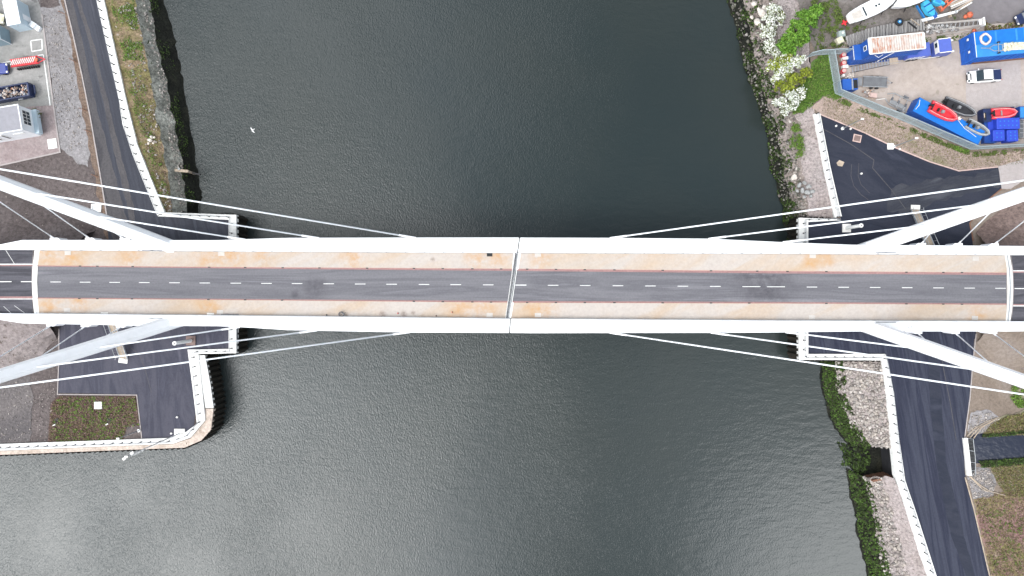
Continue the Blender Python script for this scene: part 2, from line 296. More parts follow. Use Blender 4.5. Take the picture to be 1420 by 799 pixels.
# ------------------------------------------------------------------ mesh helpers
class MB:
    def __init__(s): s.v = []; s.f = []; s.mi = []; s.cur = 0
    def add(s, vs, fs):
        o = len(s.v); s.v += [tuple(v) for v in vs]; s.f += [tuple(i + o for i in f) for f in fs]; s.mi += [s.cur] * len(fs); return s
    def box(s, c, size, rot=0, tilt=None):
        c = Vector(c); hx, hy, hz = size[0] / 2, size[1] / 2, size[2] / 2
        m = Matrix.Rotation(R(rot), 3, 'Z')
        if tilt is not None: m = m @ Matrix.Rotation(R(tilt), 3, 'Y')
        vs = [c + m @ Vector((x, y, z)) for x in (-hx, hx) for y in (-hy, hy) for z in (-hz, hz)]
        return s.add(vs, [(0, 1, 3, 2), (4, 6, 7, 5), (0, 4, 5, 1), (2, 3, 7, 6), (0, 2, 6, 4), (1, 5, 7, 3)])
    def prism(s, poly, z0, z1):
        n = len(poly); poly = [Vector((p[0], p[1])) for p in poly]
        a = sum(poly[i].x * poly[(i + 1) % n].y - poly[(i + 1) % n].x * poly[i].y for i in range(n))
        if a < 0: poly = poly[::-1]
        vs = [(p.x, p.y, z0) for p in poly] + [(p.x, p.y, z1) for p in poly]
        return s.add(vs, [tuple(range(n))[::-1], tuple(range(n, 2 * n))] + [(i, (i + 1) % n, n + (i + 1) % n, n + i) for i in range(n)])
    def tube(s, pts, r, n=6, r2=None, cap=True):
        pts = [Vector(p) for p in pts]; vs = []; fs = []; L = len(pts)
        for i, p in enumerate(pts):
            d = (pts[min(i + 1, L - 1)] - pts[max(i - 1, 0)]).normalized()
            u = d.cross(Vector((0, 0, 1)));
            if u.length < 1e-3: u = Vector((1, 0, 0))
            u.normalize(); w = u.cross(d); rr = r if r2 is None else r + (r2 - r) * i / max(1, L - 1)
            vs += [p + (u * math.cos(a) + w * math.sin(a)) * rr for a in (2 * math.pi * k / n for k in range(n))]
        for i in range(L - 1):
            fs += [(i * n + k, i * n + (k + 1) % n, (i + 1) * n + (k + 1) % n, (i + 1) * n + k) for k in range(n)]
        if cap: fs += [tuple(range(n))[::-1], tuple((L - 1) * n + k for k in range(n))]
        return s.add(vs, fs)
    def ball(s, c, r, n=10, m=6, zs=1):
        c = Vector(c); vs = []; fs = []
        for i in range(m + 1):
            t = math.pi * i / m
            for k in range(n):
                a = 2 * math.pi * k / n; vs.append(c + Vector((r * math.sin(t) * math.cos(a), r * math.sin(t) * math.sin(a), r * zs * math.cos(t))))
        for i in range(m):
            fs += [(i * n + k, (i + 1) * n + k, (i + 1) * n + (k + 1) % n, i * n + (k + 1) % n) for k in range(n)]
        return s.add(vs, fs)
    def loft(s, secs, cap=True):
        n = len(secs[0]); vs = [p for q in secs for p in q]; fs = []
        for i in range(len(secs) - 1):
            fs += [(i * n + k, i * n + (k + 1) % n, (i + 1) * n + (k + 1) % n, (i + 1) * n + k) for k in range(n)]
        if cap: fs += [tuple(range(n))[::-1], tuple((len(secs) - 1) * n + k for k in range(n))]
        return s.add(vs, fs)
    def build(s, name, mats, parent=None, smooth=False, bevel=0, world=False):
        me = bpy.data.meshes.new(name)
        vs = s.v
        if parent is not None and world:
            L = parent.location; vs = [(v[0] - L.x, v[1] - L.y, v[2] - L.z) for v in vs]
        me.from_pydata(vs, [], s.f)
        if not isinstance(mats, (list, tuple)): mats = [mats]
        for k in mats: me.materials.append(M[k])
        me.polygons.foreach_set('material_index', s.mi)
        if smooth: me.polygons.foreach_set('use_smooth', [True] * len(me.polygons))
        bm = bmesh.new(); bm.from_mesh(me); bmesh.ops.recalc_face_normals(bm, faces=bm.faces[:]); bm.to_mesh(me); bm.free()
        o = bpy.data.objects.new(name, me); C.objects.link(o)
        if parent is not None: o.parent = parent
        if bevel:
            b = o.modifiers.new('bevel', 'BEVEL'); b.width = bevel; b.segments = 2; b.limit_method = 'ANGLE'
        return o
def fix(o, label=None, cat=None, group=None, kind=None):
    if label: o['label'] = label
    if cat: o['category'] = cat
    if group: o['group'] = group
    if kind: o['kind'] = kind
    return o
def thing(name, label, cat, loc=(0, 0, 0), rot=0, group=None):
    o = bpy.data.objects.new(name, None); C.objects.link(o); o.location = loc; o.rotation_euler = (0, 0, R(rot)); o.empty_display_size = .3
    return fix(o, label, cat, group)
def at(px, py, h, z=0):            # where something whose top (height h) is seen at px, py stands on the ground
    p = P(px, py, h); return Vector((p.x, p.y, z))
def copy_tree(o, loc, rot, label=None):
    r = o.copy(); C.objects.link(r); r.location = loc; r.rotation_euler = (0, 0, R(rot))
    if label: r['label'] = label
    for ch in o.children:
        c = ch.copy(); C.objects.link(c); c.parent = r
        for gch in ch.children:
            d = gch.copy(); C.objects.link(d); d.parent = c
    return r
def hashn(x, y, s=1.0):
    return 1.5 * mnoise.fractal(Vector((x * s * .55, y * s * .55, 3.3)), .9, 2.1, 4)
def rough_poly(pts, step, amp):
    out = []; n = len(pts)
    for i in range(n):
        a, b = Vector(pts[i][:2]), Vector(pts[(i + 1) % n][:2]); L = (b - a).length
        k = max(1, min(400, int(L / step))) if step else 1
        for j in range(k):
            p = a.lerp(b, j / k)
            if j or amp < 0: p = p + Vector((hashn(p.x, p.y), hashn(p.y + 9, p.x + 4))) * abs(amp)
            out.append(p)
    return out
def sheet(name, pix, z, mat, jag=0, kind='structure', parent=None, step=.6):
    pts = [P(x, y, z).xy for x, y in pix]
    if jag: pts = rough_poly(pts, step, jag)
    bm = bmesh.new(); vs = [bm.verts.new((p[0], p[1], z)) for p in pts]
    f = bm.faces.new(vs); bm.normal_update()
    if f.normal.z < 0: f.normal_flip()
    bmesh.ops.triangulate(bm, faces=bm.faces[:])
    me = bpy.data.meshes.new(name); bm.to_mesh(me); bm.free(); me.materials.append(M[mat])
    o = bpy.data.objects.new(name, me); C.objects.link(o)
    if parent:
        for v in me.vertices: v.co = v.co - parent.location
        o.parent = parent
    elif kind: o['kind'] = kind
    return o
def resample(line, n):
    pts = [Vector(p) for p in line]; d = [0]
    for a, b in zip(pts, pts[1:]): d.append(d[-1] + (b - a).length)
    out = []
    for i in range(n):
        t = d[-1] * i / (n - 1); k = 0
        while k < len(d) - 2 and d[k + 1] < t: k += 1
        out.append(pts[k].lerp(pts[k + 1], (t - d[k]) / max(1e-6, d[k + 1] - d[k])))
    return out
class Strip:
    """a strip of sloping ground between two traced lines"""
    def __init__(s, A, zA, B, zB, n, m, amp=.25, zamp=.15):
        a = resample([P(x, y, zA) for x, y in A], n); b = resample([P(x, y, zB) for x, y in B], n); s.g = []
        for i in range(n):
            row = []
            for j in range(m + 1):
                p = a[i].lerp(b[i], j / m)
                p = p + Vector((hashn(p.x, p.y, 1.2) * amp, hashn(p.y, p.x, 1.2) * amp, 0))
                if 0 < j < m: p.z += hashn(p.x + 3, p.y, 1.6) * zamp
                row.append(p)
            s.g.append(row)
        s.n, s.m = n, m
    def mesh(s, name, mat, kind='structure'):
        mb = MB(); mb.add([p for r in s.g for p in r], [(i * (s.m + 1) + j, i * (s.m + 1) + j + 1, (i + 1) * (s.m + 1) + j + 1, (i + 1) * (s.m + 1) + j) for i in range(s.n - 1) for j in range(s.m)])
        o = mb.build(name, mat, smooth=True); o['kind'] = kind
        if sum(p.normal.z for p in o.data.polygons) < 0: o.data.flip_normals()
        return o
    def pt(s, u, v):
        i = min(s.n - 2, int(u * (s.n - 1))); j = min(s.m - 1, int(v * s.m)); fu = u * (s.n - 1) - i; fv = v * s.m - j
        return s.g[i][j].lerp(s.g[i + 1][j], fu).lerp(s.g[i][j + 1].lerp(s.g[i + 1][j + 1], fu), fv)
def fast_mesh(name, verts, faces_n, mat, nper):
    me = bpy.data.meshes.new(name); nf = faces_n.shape[0]
    me.vertices.add(len(verts)); me.vertices.foreach_set('co', verts.astype(np.float32).ravel())
    me.loops.add(nf * nper); me.loops.foreach_set('vertex_index', faces_n.astype(np.int32).ravel())
    me.polygons.add(nf); me.polygons.foreach_set('loop_start', np.arange(0, nf * nper, nper, dtype=np.int32)); me.polygons.foreach_set('loop_total', np.full(nf, nper, dtype=np.int32))
    me.materials.append(M[mat]); me.update(calc_edges=True); me.validate()
    o = bpy.data.objects.new(name, me); C.objects.link(o); return o
rng = np.random.default_rng(7)
def leaves(name, centres, size, mat, flat=.5, elong=.6, parent=None):
    """one small leaf-shaped quad per centre, each facing its own way"""
    c = np.array(centres, dtype=float)
    if parent is not None: c -= np.array(parent.location)
    n = len(c); nrm = rng.normal(size=(n, 3)); nrm[:, 2] = np.abs(nrm[:, 2]) + flat; nrm /= np.linalg.norm(nrm, axis=1)[:, None]
    t = rng.normal(size=(n, 3)); t -= (t * nrm).sum(1)[:, None] * nrm; t /= np.linalg.norm(t, axis=1)[:, None]; bt = np.cross(nrm, t)
    sz = size * rng.uniform(.55, 1.3, size=n)[:, None]
    v = np.stack([c - t * sz, c - bt * sz * elong + t * sz * .1, c + t * sz, c + bt * sz * elong + t * sz * .1], 1).reshape(-1, 3)
    o = fast_mesh(name, v, np.arange(4 * n).reshape(n, 4), mat, 4)
    if parent is not None: o.parent = parent
    return o
ico = None
def rocks(name, centres, sizes, mat, flat=.65, sub=1):
    global ico
    bm = bmesh.new(); bmesh.ops.create_icosphere(bm, subdivisions=sub, radius=1)
    bv = np.array([v.co[:] for v in bm.verts]); bf = np.array([[v.index for v in f.verts] for f in bm.faces]); bm.free()
    c = np.array(centres, dtype=float); n = len(c); sz = np.array(sizes)
    V = np.repeat(bv[None], n, 0) * rng.uniform(.72, 1.2, size=(n, len(bv), 1)) * rng.uniform(.65, 1.2, size=(n, 1, 3)); V[:, :, 2] *= flat
    a = rng.uniform(0, 6.28, n); ca, sa = np.cos(a)[:, None], np.sin(a)[:, None]
    x = V[:, :, 0] * ca - V[:, :, 1] * sa; y = V[:, :, 0] * sa + V[:, :, 1] * ca; V[:, :, 0] = x; V[:, :, 1] = y
    V = V * sz[:, None, None] + c[:, None, :]
    F = bf[None] + (np.arange(n) * len(bv))[:, None, None]
    return fast_mesh(name, V.reshape(-1, 3), F.reshape(-1, 3), mat, 3)
def in_poly(x, y, poly):
    c = False; n = len(poly); j = n - 1
    for i in range(n):
        if (poly[i][1] > y) != (poly[j][1] > y) and x < (poly[j][0] - poly[i][0]) * (y - poly[i][1]) / (poly[j][1] - poly[i][1]) + poly[i][0]: c = not c
        j = i
    return c
def scatter(poly, n, z=0.0, zj=.15, clump=None):
    xs = [p[0] for p in poly]; ys = [p[1] for p in poly]; out = []; tries = 0
    while len(out) < n and tries < n * 30:
        tries += 1; x = random.uniform(min(xs), max(xs)); y = random.uniform(min(ys), max(ys))
        if not in_poly(x, y, poly): continue
        if clump is not None and hashn(x * .13 * clump, y * .13 * clump, 1) + random.gauss(0, .25) < .1: continue
        p = P(x, y, z); p.z += random.uniform(0, zj); out.append(p)
    return out
random.seed(4)

# ------------------------------------------------------------------ river, banks, ground
WZ = -5.0
def flat_plane(name, half, z, mat):
    mb = MB(); mb.add([(-half, -half, z), (half, -half, z), (half, half, z), (-half, half, z)], [(0, 1, 2, 3)]); o = mb.build(name, mat); o['kind'] = 'structure'; return o
flat_plane('river_bed', 3000, WZ - 3, 'algae_mud')
flat_plane('river_water', 2900, WZ, 'river_water')

# west bank, north of the bridge
copW = [(70, -560), (112, -150), (133, 0), (148, 65), (163, 130), (170, 173), (184, 215), (218, 299)]     # road side of the coping
copE = [(81, -560), (123, -150), (144, 0), (160, 73), (175, 140), (190, 200), (202, 230), (228, 294)]     # river side
grs = [(112, -560), (160, -150), (187, 0), (200, 60), (210, 120), (221, 180), (233, 240), (240, 295)]
rev = [(135, -560), (182, -150), (207, 0), (218, 60), (231, 110), (240, 160), (252, 220), (260, 295)]
wat = [(158, -560), (203, -150), (226, 0), (238, 36), (250, 90), (262, 160), (272, 225), (279, 265), (275, 298)]
und = [(195, -560), (240, -150), (262, 0), (276, 60), (290, 120), (300, 180), (312, 240), (312, 298)]
sW1 = Strip(copE, -.05, grs, -.7, 150, 8, .3, .15); sW1.mesh('grass_bank', 'weed_bank')
sW2 = Strip(grs, -.7, rev, -2.9, 150, 6, .3, .2); sW2.mesh('stone_bank', 'revetment')
sW3 = Strip(rev, -2.9, wat, WZ, 150, 6, .3, .25); sW3.mesh('mud_bank', 'algae_mud')
Strip(wat, WZ, und, WZ - 2, 150, 3, .3, .1).mesh('mud_bank', 'algae_mud')
# east bank, north
eW = [(900, -560), (990, -150), (1008, 0), (1020, 40), (1029, 90), (1046, 130), (1062, 180), (1068, 235), (1082, 280), (1092, 330), (1092, 345)]
eV = [(930, -560), (1008, -150), (1030, 0), (1040, 45), (1049, 95), (1060, 130), (1078, 180), (1086, 235), (1098, 280), (1108, 320), (1110, 345)]
eC = [(985, -560), (1062, -150), (1080, 0), (1078, 45), (1080, 95), (1090, 130), (1108, 170), (1113, 235), (1120, 280), (1128, 320), (1128, 345)]
eL = [(1040, -560), (1110, -150), (1125, 0), (1122, 45), (1124, 95), (1126, 130), (1130, 160), (1143, 235), (1152, 280), (1160, 320), (1160, 345)]
eU = [(860, -560), (955, -150), (975, 0), (990, 45), (1000, 95), (1015, 130), (1030, 180), (1038, 235), (1052, 280), (1060, 320), (1060, 345)]
Strip(eU, WZ - 2, eW, WZ, 150, 3, .3, .1).mesh('mud_bank', 'algae_mud')
sE1 = Strip(eW, WZ, eV, -3.4, 150, 6, .35, .25); sE1.mesh('mud_bank', 'algae_mud')
sE2 = Strip(eV, -3.4, eC, -.9, 150, 8, .35, .25); sE2.mesh('stone_bank', 'bank_soil')
sE3 = Strip(eC, -.9, eL, -.04, 150, 6, .35, .12); sE3.mesh('gravel_bank', 'gravel_bank')
# east bank, south: two lengths either side of the culvert mouth
s1W = [(1128, 462), (1134, 500), (1140, 540), (1150, 580), (1160, 600), (1178, 620)]
s1V = [(1150, 462), (1157, 500), (1160, 545), (1176, 582), (1188, 600), (1200, 618)]
s1C = [(1226, 462), (1226, 500), (1231, 545), (1236, 582), (1238, 603), (1239, 620)]
s2W = [(1172, 650), (1176, 675), (1184, 720), (1195, 770), (1202, 799), (1240, 930), (1330, 1360)]
s2V = [(1194, 660), (1204, 680), (1210, 710), (1219, 760), (1227, 799), (1265, 930), (1352, 1360)]
s2C = [(1242, 664), (1247, 680), (1259, 712), (1275, 760), (1288, 799), (1326, 930), (1410, 1360)]
off = lambda L, dx: [(x + dx, y) for x, y in L]
Strip(off(s1W, -40), WZ - 2, s1W, WZ, 60, 3, .3, .1).mesh('mud_bank', 'algae_mud')
Strip(off(s2W, -40), WZ - 2, s2W, WZ, 120, 3, .3, .1).mesh('mud_bank', 'algae_mud')
sS1 = Strip(s1W, WZ, s1V, -3.6, 60, 6, .35, .25); sS1.mesh('mud_bank', 'algae_mud')
sS2 = Strip(s1V, -3.6, s1C, -.1, 60, 10, .35, .18); sS2.mesh('gravel_bank', 'gravel_bank')
sS3 = Strip(s2W, WZ, s2V, -3.6, 140, 6, .35, .25); sS3.mesh('mud_bank', 'algae_mud')
sS4 = Strip(s2V, -3.6, s2C, -.1, 140, 10, .35, .18); sS4.mesh('gravel_bank', 'gravel_bank')
sheet('mud', [(1178, 618), (1200, 612), (1245, 612), (1245, 672), (1196, 668), (1186, 648), (1180, 634)], WZ + .12, 'algae_mud', .5)

# land
sheet('ground', [(-3200, -3200), (30, -3200)] + [(x + 5, y) for x, y in copW] + [(321, 302), (321, 487), (275, 487), (289, 567), (287, 592), (275, 606), (255, 617), (193, 620), (0, 628), (-3200, 700)], -.03, 'soil')
sheet('ground', [(4600, -3200), (1010, -3200), (1040, -560), (1110, -150), (1125, 0), (1122, 45), (1124, 95), (1126, 130), (1130, 160), (1143, 235), (1155, 290), (1160, 304), (1112, 304), (1112, 497), (1228, 497), (1236, 560), (1242, 625), (1246, 665), (1264, 712), (1292, 799), (1330, 930), (1416, 1360), (1600, 3600), (4600, 3600)], -.03, 'soil_tan')
# ---- north-west quarter
sheet('yard', [(-1500, -900), (20, -900), (48, -20), (58, 20), (66, 90), (74, 147), (-1500, 260)], .03, 'yard_grey')
sheet('paving', [(-600, 250), (-600, 165), (0, 155), (40, 148), (74, 146), (83, 211), (0, 229)], .07, 'paving_pink')
sheet('rough_ground', [(40, -900), (70, -300), (86, 0), (96, 45), (106, 100), (116, 165), (126, 210), (122, 232), (108, 228), (96, 216), (82, 205), (74, 147), (66, 90), (57, 20), (50, -20), (20, -900)], .0, 'rough_grey', .35)
sheet('dirt_patch', [(50, -20), (80, -20), (84, 8), (70, 11), (56, 10)], .02, 'soil', .4)
sheet('verge', [(60, -560), (84, -2), (95, 45), (105, 100), (116, 165), (130, 235), (139, 290), (148, 332), (160, 332), (150, 290), (140, 235), (126, 165), (115, 105), (103, 48), (90, -2), (72, -560)], .02, 'brown_verge', .28)
sheet('road', [(66, -560), (88, 0), (101, 50), (113, 105), (125, 165), (137, 235), (146, 290), (152, 345), (170, 470), (330, 470), (322, 300), (230, 300)] + [(x + 3, y) for x, y in copW[::-1]], .05, 'asphalt')
sheet('road', [(88, 0), (100, 0), (115, 60), (134, 150), (152, 215), (172, 290), (186, 345), (160, 345), (146, 290), (137, 235), (125, 165), (113, 105), (101, 50)], .058, 'asphalt_worn', .15)
sheet('road', [(106, 0), (111, 0), (130, 60), (152, 150), (168, 215), (186, 290), (192, 345), (184, 345), (177, 290), (159, 215), (145, 150), (124, 60)], .064, 'asphalt_worn', .12)
# ---- south-west quarter
sheet('ground_patch', [(-700, 462), (0, 440), (60, 450), (50, 480), (30, 510), (-700, 540)], .02, 'soil_pink', .5)
sheet('ground_patch', [(-700, 545), (0, 530), (42, 522), (46, 560), (42, 622), (-700, 660)], .03, 'grey_rubble', .5)
sheet('road', [(82, 440), (82, 500), (80, 545), (190, 547), (197, 610), (245, 607), (268, 598), (272, 560), (262, 487), (318, 487), (318, 440)], .06, 'asphalt_corner')
sheet('flower_bed', [(82, 549), (188.5, 549), (196, 608), (120, 613), (66, 614), (70, 560)], .04, 'bed_soil', .1)
sheet('dirt_patch', [(176, 592), (194, 585), (196, 608), (172, 609)], .05, 'soil', .25)
# ---- north-east quarter
sheet('yard', [(1163, 60), (1190, 52), (1300, 40), (1440, 28), (1700, 10), (1700, 195), (1420, 199), (1346, 205), (1172, 124)], .03, 'yard_tan', .1)
sheet('yard_slab', [(1339, 85), (1415, 82), (1418, 160), (1340, 160)], .045, 'slab_concrete')
sheet('upper_yard', [(1118, -900), (1700, -900), (1700, 20), (1420, 32), (1330, 52), (1200, 60), (1160, 66), (1130, 70), (1112, 40), (1104, 0)], .02, 'upper_yard', .4)
sheet('upper_yard', [(1330, -300), (1700, -300), (1700, 10), (1420, 26), (1372, 32), (1345, 20), (1340, 0)], .035, 'upper_yard_dry', .4)
sheet('grass', [(1118, 110), (1135, 78), (1150, 76), (1158, 125), (1172, 132), (1160, 138), (1140, 134), (1118, 152), (1100, 158), (1098, 130)], .04, 'grass_green', .5)
sheet('embankment', [(1125, 150), (1142, 134), (1172, 134), (1250, 168), (1345, 212), (1500, 204), (1700, 200), (1700, 222), (1420, 227), (1384, 233), (1330, 238), (1240, 206), (1200, 187), (1140, 160)], .03, 'dry_grass', .25)
sheet('road', [(1136, 158), (1200, 184), (1240, 203), (1290, 224), (1330, 236), (1384, 231), (1389, 262), (1362, 284), (1345, 310), (1350, 345), (1352, 440), (1354, 470), (1118, 470), (1118, 306), (1166, 304)], .06, 'asphalt_triangle')
sheet('path', [(1384, 231), (1420, 221), (1700, 200), (1700, 262), (1420, 250), (1402, 262), (1389, 262)], .068, 'slab_concrete', .08)
# ---- south-east quarter
sheet('road', [(1118, 440), (1118, 494), (1226, 494), (1234, 530), (1244, 600), (1252, 665), (1270, 715), (1297, 799), (1340, 930), (1425, 1360), (1520, 1360), (1410, 930), (1372, 799), (1350, 705), (1338, 655), (1337, 608), (1345, 550), (1349, 500), (1353, 440)], .07, 'asphalt_right')
sheet('road', [(1286, 470), (1300, 470), (1306, 560), (1312, 640), (1336, 740), (1352, 799), (1340, 799), (1318, 740), (1298, 640), (1290, 560)], .078, 'asphalt_triangle', .1)
sheet('ground_patch', [(1398, 455), (1700, 455), (1700, 530), (1420, 512), (1396, 500)], .02, 'soil_pink', .5)
sheet('red_weed_ground', [(1349, 690), (1385, 684), (1412, 676), (1700, 680), (1700, 1360), (1530, 1360), (1420, 930), (1374, 799)], .02, 'red_weeds', .4)
sheet('rubble_ground', [(1341, 662), (1352, 648), (1372, 650), (1382, 672), (1378, 688), (1349, 692)], .05, 'rough_grey', .3)
sheet('rubble_ground', [(1347, 572), (1375, 570), (1388, 583), (1372, 600), (1352, 607), (1340, 606)], .05, 'rough_grey', .4)
# the drainage ditch: grassy lips, sloping sides, dark water
d1 = [(1352, 606), (1372, 601), (1396, 600), (1420, 598), (1800, 590)]; d0 = [(1355, 596), (1374, 588), (1396, 578), (1420, 572), (1800, 560)]
d2 = [(1352, 640), (1372, 641), (1396, 638), (1420, 637), (1800, 630)]; d3 = [(1356, 650), (1374, 654), (1398, 660), (1420, 664), (1800, 670)]
sheet('ditch_water', [(1346, 603), (1372, 600), (1420, 597), (1800, 590), (1800, 632), (1420, 638), (1372, 642), (1346, 643)], .085, 'still_water')
sheet('grass', [(1374, 588), (1396, 575), (1420, 568), (1800, 550), (1800, 592), (1420, 599), (1374, 603), (1362, 604)], .11, 'grass_rough', .3)
sheet('grass', [(1372, 640), (1420, 636), (1800, 630), (1800, 690), (1420, 690), (1396, 686), (1384, 672), (1374, 655)], .11, 'grass_rough', .3)
sheet('grass', [(1402, 535), (1418, 532), (1430, 560), (1412, 566), (1400, 552)], .06, 'grass_rough', .3)
# approach embankments rising to the bridge deck on both banks
def mound(name, A, B, C_, mat, z2):
    Strip(A, z2, B, z2 * .45, 60, 6, .25, .12).mesh(name, mat); Strip(B, z2 * .45, C_, .0, 60, 6, .25, .12).mesh(name, mat)
mound('approach_bank', [(-900, 341), (0, 341), (60, 342), (95, 343)], [(-900, 310), (0, 310), (62, 316), (110, 332)], [(-900, 268), (0, 268), (70, 285), (132, 318)], 'soil', 4.2)
mound('approach_bank', [(-900, 438), (0, 438), (40, 440), (62, 442)], [(-900, 470), (0, 470), (45, 468), (70, 455)], [(-900, 515), (0, 512), (50, 500), (79, 470)], 'soil_pink', 4.2)
mound('approach_bank', [(2300, 345), (1420, 345), (1392, 345), (1372, 345)], [(2300, 318), (1420, 318), (1390, 322), (1366, 335)], [(2300, 280), (1420, 280), (1385, 292), (1352, 322)], 'soil_warm', 3.8)
mound('approach_bank', [(2300, 450), (1420, 450), (1392, 450), (1375, 452)], [(2300, 480), (1420, 480), (1390, 478), (1366, 462)], [(2300, 512), (1420, 512), (1380, 505), (1354, 475)], 'soil_tan', 3.8)

# kerbs, coping and quay walls
def ribbon(name, line, w, z0, z1, mat, kind=None, parent=None):
    """an upright band of even width that follows a traced line"""
    pts = [P(x, y, z1) for x, y in line]; mb = MB(); L = []; Rr = []
    for i, p in enumerate(pts):
        a = (pts[i] - pts[i - 1]).normalized() if i else None; c = (pts[i + 1] - pts[i]).normalized() if i < len(pts) - 1 else None
        d = (a + c).normalized() if a and c else (a or c); n = Vector((-d.y, d.x, 0)); k = 1 / max(.4, n.dot(Vector((-(c or a).y, (c or a).x, 0))))
        L.append(p + n * w / 2 * k); Rr.append(p - n * w / 2 * k)
    secs = [[Vector((l.x, l.y, z0)), Vector((r.x, r.y, z0)), Vector((r.x, r.y, z1)), Vector((l.x, l.y, z1))] for l, r in zip(L, Rr)]
    mb.loft(secs); o = mb.build(name, mat, parent, world=True)
    if kind: o['kind'] = kind
    return o
def band(name, A, B, z0, z1, mat, parent=None):
    mb = MB(); a = [P(x, y, z1) for x, y in A]; b = [P(x, y, z1) for x, y in B]
    mb.loft([[Vector((p.x, p.y, z0)), Vector((q.x, q.y, z0)), Vector((q.x, q.y, z1)), Vector((p.x, p.y, z1))] for p, q in zip(a, b)])
    return mb.build(name, mat, parent, world=True)
def piles(name, line, z0, z1, mat, parent, depth=.34, pitch=1.0, side=1):
    pts = [P(x, y, z1).xy for x, y in line]; d = [0]
    for a, c in zip(pts, pts[1:]): d.append(d[-1] + (c - a).length)
    out = []; t = 0; k = 0; ph = 0
    seq = [(0, 0), (.3, 0), (.5, 1), (.8, 1)]
    n = int(d[-1] / pitch)
    for q in range(n):
        for fr, dp in seq:
            t = (q + fr) * pitch
            while k < len(d) - 2 and d[k + 1] < t: k += 1
            dr = (pts[k + 1] - pts[k]).normalized(); p = pts[k] + dr * (t - d[k]); out.append(p + Vector((-dr.y, dr.x)) * depth * dp * side)
    out.append(pts[-1]); m = len(out); mb = MB()
    mb.add([(p.x, p.y, z1) for p in out] + [(p.x, p.y, z0) for p in out], [(i, i + 1, m + i + 1, m + i) for i in range(m - 1)])
    return mb.build(name, mat, parent, world=True)
ribbon('kerb', [(89, -2), (101.5, 50), (113.5, 105), (125.5, 165), (137.5, 235), (146.5, 290), (150, 318)], .22, 0, .14, 'slab_concrete', 'structure')
ribbon('kerb', [(81.5, 456), (81.5, 500), (79.5, 547), (189.5, 548), (196.5, 609)], .16, 0, .13, 'slab_concrete', 'structure')
ribbon('kerb', [(1136.5, 158), (1200, 184.5), (1240, 204), (1290, 224.5), (1330, 237), (1384, 231.5)], .2, 0, .13, 'pink_board', 'structure')
ribbon('kerb', [(1389, 262), (1362, 284), (1345, 310), (1350, 334)], .2, 0, .13, 'rust_brown', 'structure')
ribbon('kerb', [(1354, 463), (1349.5, 500), (1345.5, 550), (1338, 607)], .16, 0, .14, 'slab_concrete', 'structure')
ribbon('kerb', [(1338.5, 662), (1350.5, 705), (1372.5, 799), (1410, 930), (1520, 1360)], .18, 0, .14, 'wood_pale', 'structure')
ribbon('kerb', [(58, 20), (66.5, 90), (74, 147), (83, 211), (0, 229.5), (-400, 315)], .25, 0, .1, 'slab_concrete', 'structure')

def quay(label, parts, pile=None, facing=None):
    r = thing('quay_wall', label, 'quay wall', P(*parts[0][1][0]))
    for nm, A, B, z0, z1, mt in parts: band(nm, A, B, z0, z1, mt, r)
    if pile:
        for line, side in pile: piles('sheet_piling', line, WZ - 2.5, .0, 'sheet_steel', r, side=side)
    return r
quay('long pale concrete coping beside the grassy slope on the upper left bank', [('coping', copW, copE, -.8, .32, 'coping_concrete')])
quay('stepped pale coping around the upper left quay corner', [('coping', [(218.5, 300), (317, 305), (317, 466)], [(228, 294.5), (327.5, 298), (327.5, 470)], -.8, .325, 'coping_concrete')],
     [([(240, 298.5), (326.5, 298.5), (326.5, 466)], 1)])
quay('white coping with dark ribbed sheet piling and brown timber lip on the lower left quay', [
    ('coping', [(317, 466), (317, 484), (260, 485), (266, 530), (273, 588), (258, 599), (237, 607.5), (110, 612), (0, 616), (-500, 638)],
               [(327.5, 470), (327.5, 490), (275, 491), (279, 530), (284.5, 583), (264, 607), (240, 615.5), (110, 620.5), (0, 625), (-500, 648)], -.8, .33, 'coping_concrete'),
    ('pile_cap', [(275.5, 493), (279.5, 530), (285, 566)], [(284, 493), (291, 530), (296, 566)], -.8, .12, 'coping_concrete'),
    ('timber_fender', [(285, 567), (284.7, 583.5), (264.5, 608), (240, 616), (110, 621), (0, 625.5), (-500, 648.5)],
                      [(296, 567), (292.5, 596), (279, 611), (256, 621), (110, 626.5), (0, 631), (-500, 655)], -.9, .05, 'old_timber')],
     [([(327, 466), (327, 489.5), (283, 490.5), (290.5, 530), (295.5, 566), (292, 596), (278.5, 610.5), (255.5, 620.5), (0, 630.5), (-500, 654)], 1)])
quay('long pale coping between the gravel bank and the dark tarmac triangle', [('coping', [(1128.5, 158), (1143, 235), (1158, 302)], [(1137.5, 157.5), (1152, 233), (1167.5, 300)], -.8, .32, 'coping_concrete')])
quay('stepped pale coping on the upper right quay beside the bridge', [('coping', [(1159, 303.5), (1108, 302), (1108, 399)], [(1167, 305.5), (1121, 308), (1121, 399)], -.8, .325, 'coping_concrete')],
     [([(1108.5, 399), (1108.5, 302.5), (1158, 304)], 1)])
quay('stepped pale coping on the lower right quay beside the bridge', [('coping', [(1108, 399), (1108.5, 499), (1224.5, 500)], [(1121, 399), (1121, 491), (1227.5, 491)], -.8, .325, 'coping_concrete')],
     [([(1224, 499.5), (1109, 498.5), (1108.5, 399)], 1)])
qs = quay('long pale coping along the tarmac road on the lower right bank', [('coping', [(1223.5, 501), (1230, 545), (1238.5, 625), (1242, 660), (1259, 712), (1287, 799), (1326, 930), (1410, 1360)],
                                                               [(1228.5, 491.5), (1240, 545), (1247.5, 612), (1255.5, 667), (1271, 712), (1299, 799), (1338, 930), (1422, 1360)], -.8, .32, 'coping_concrete')])
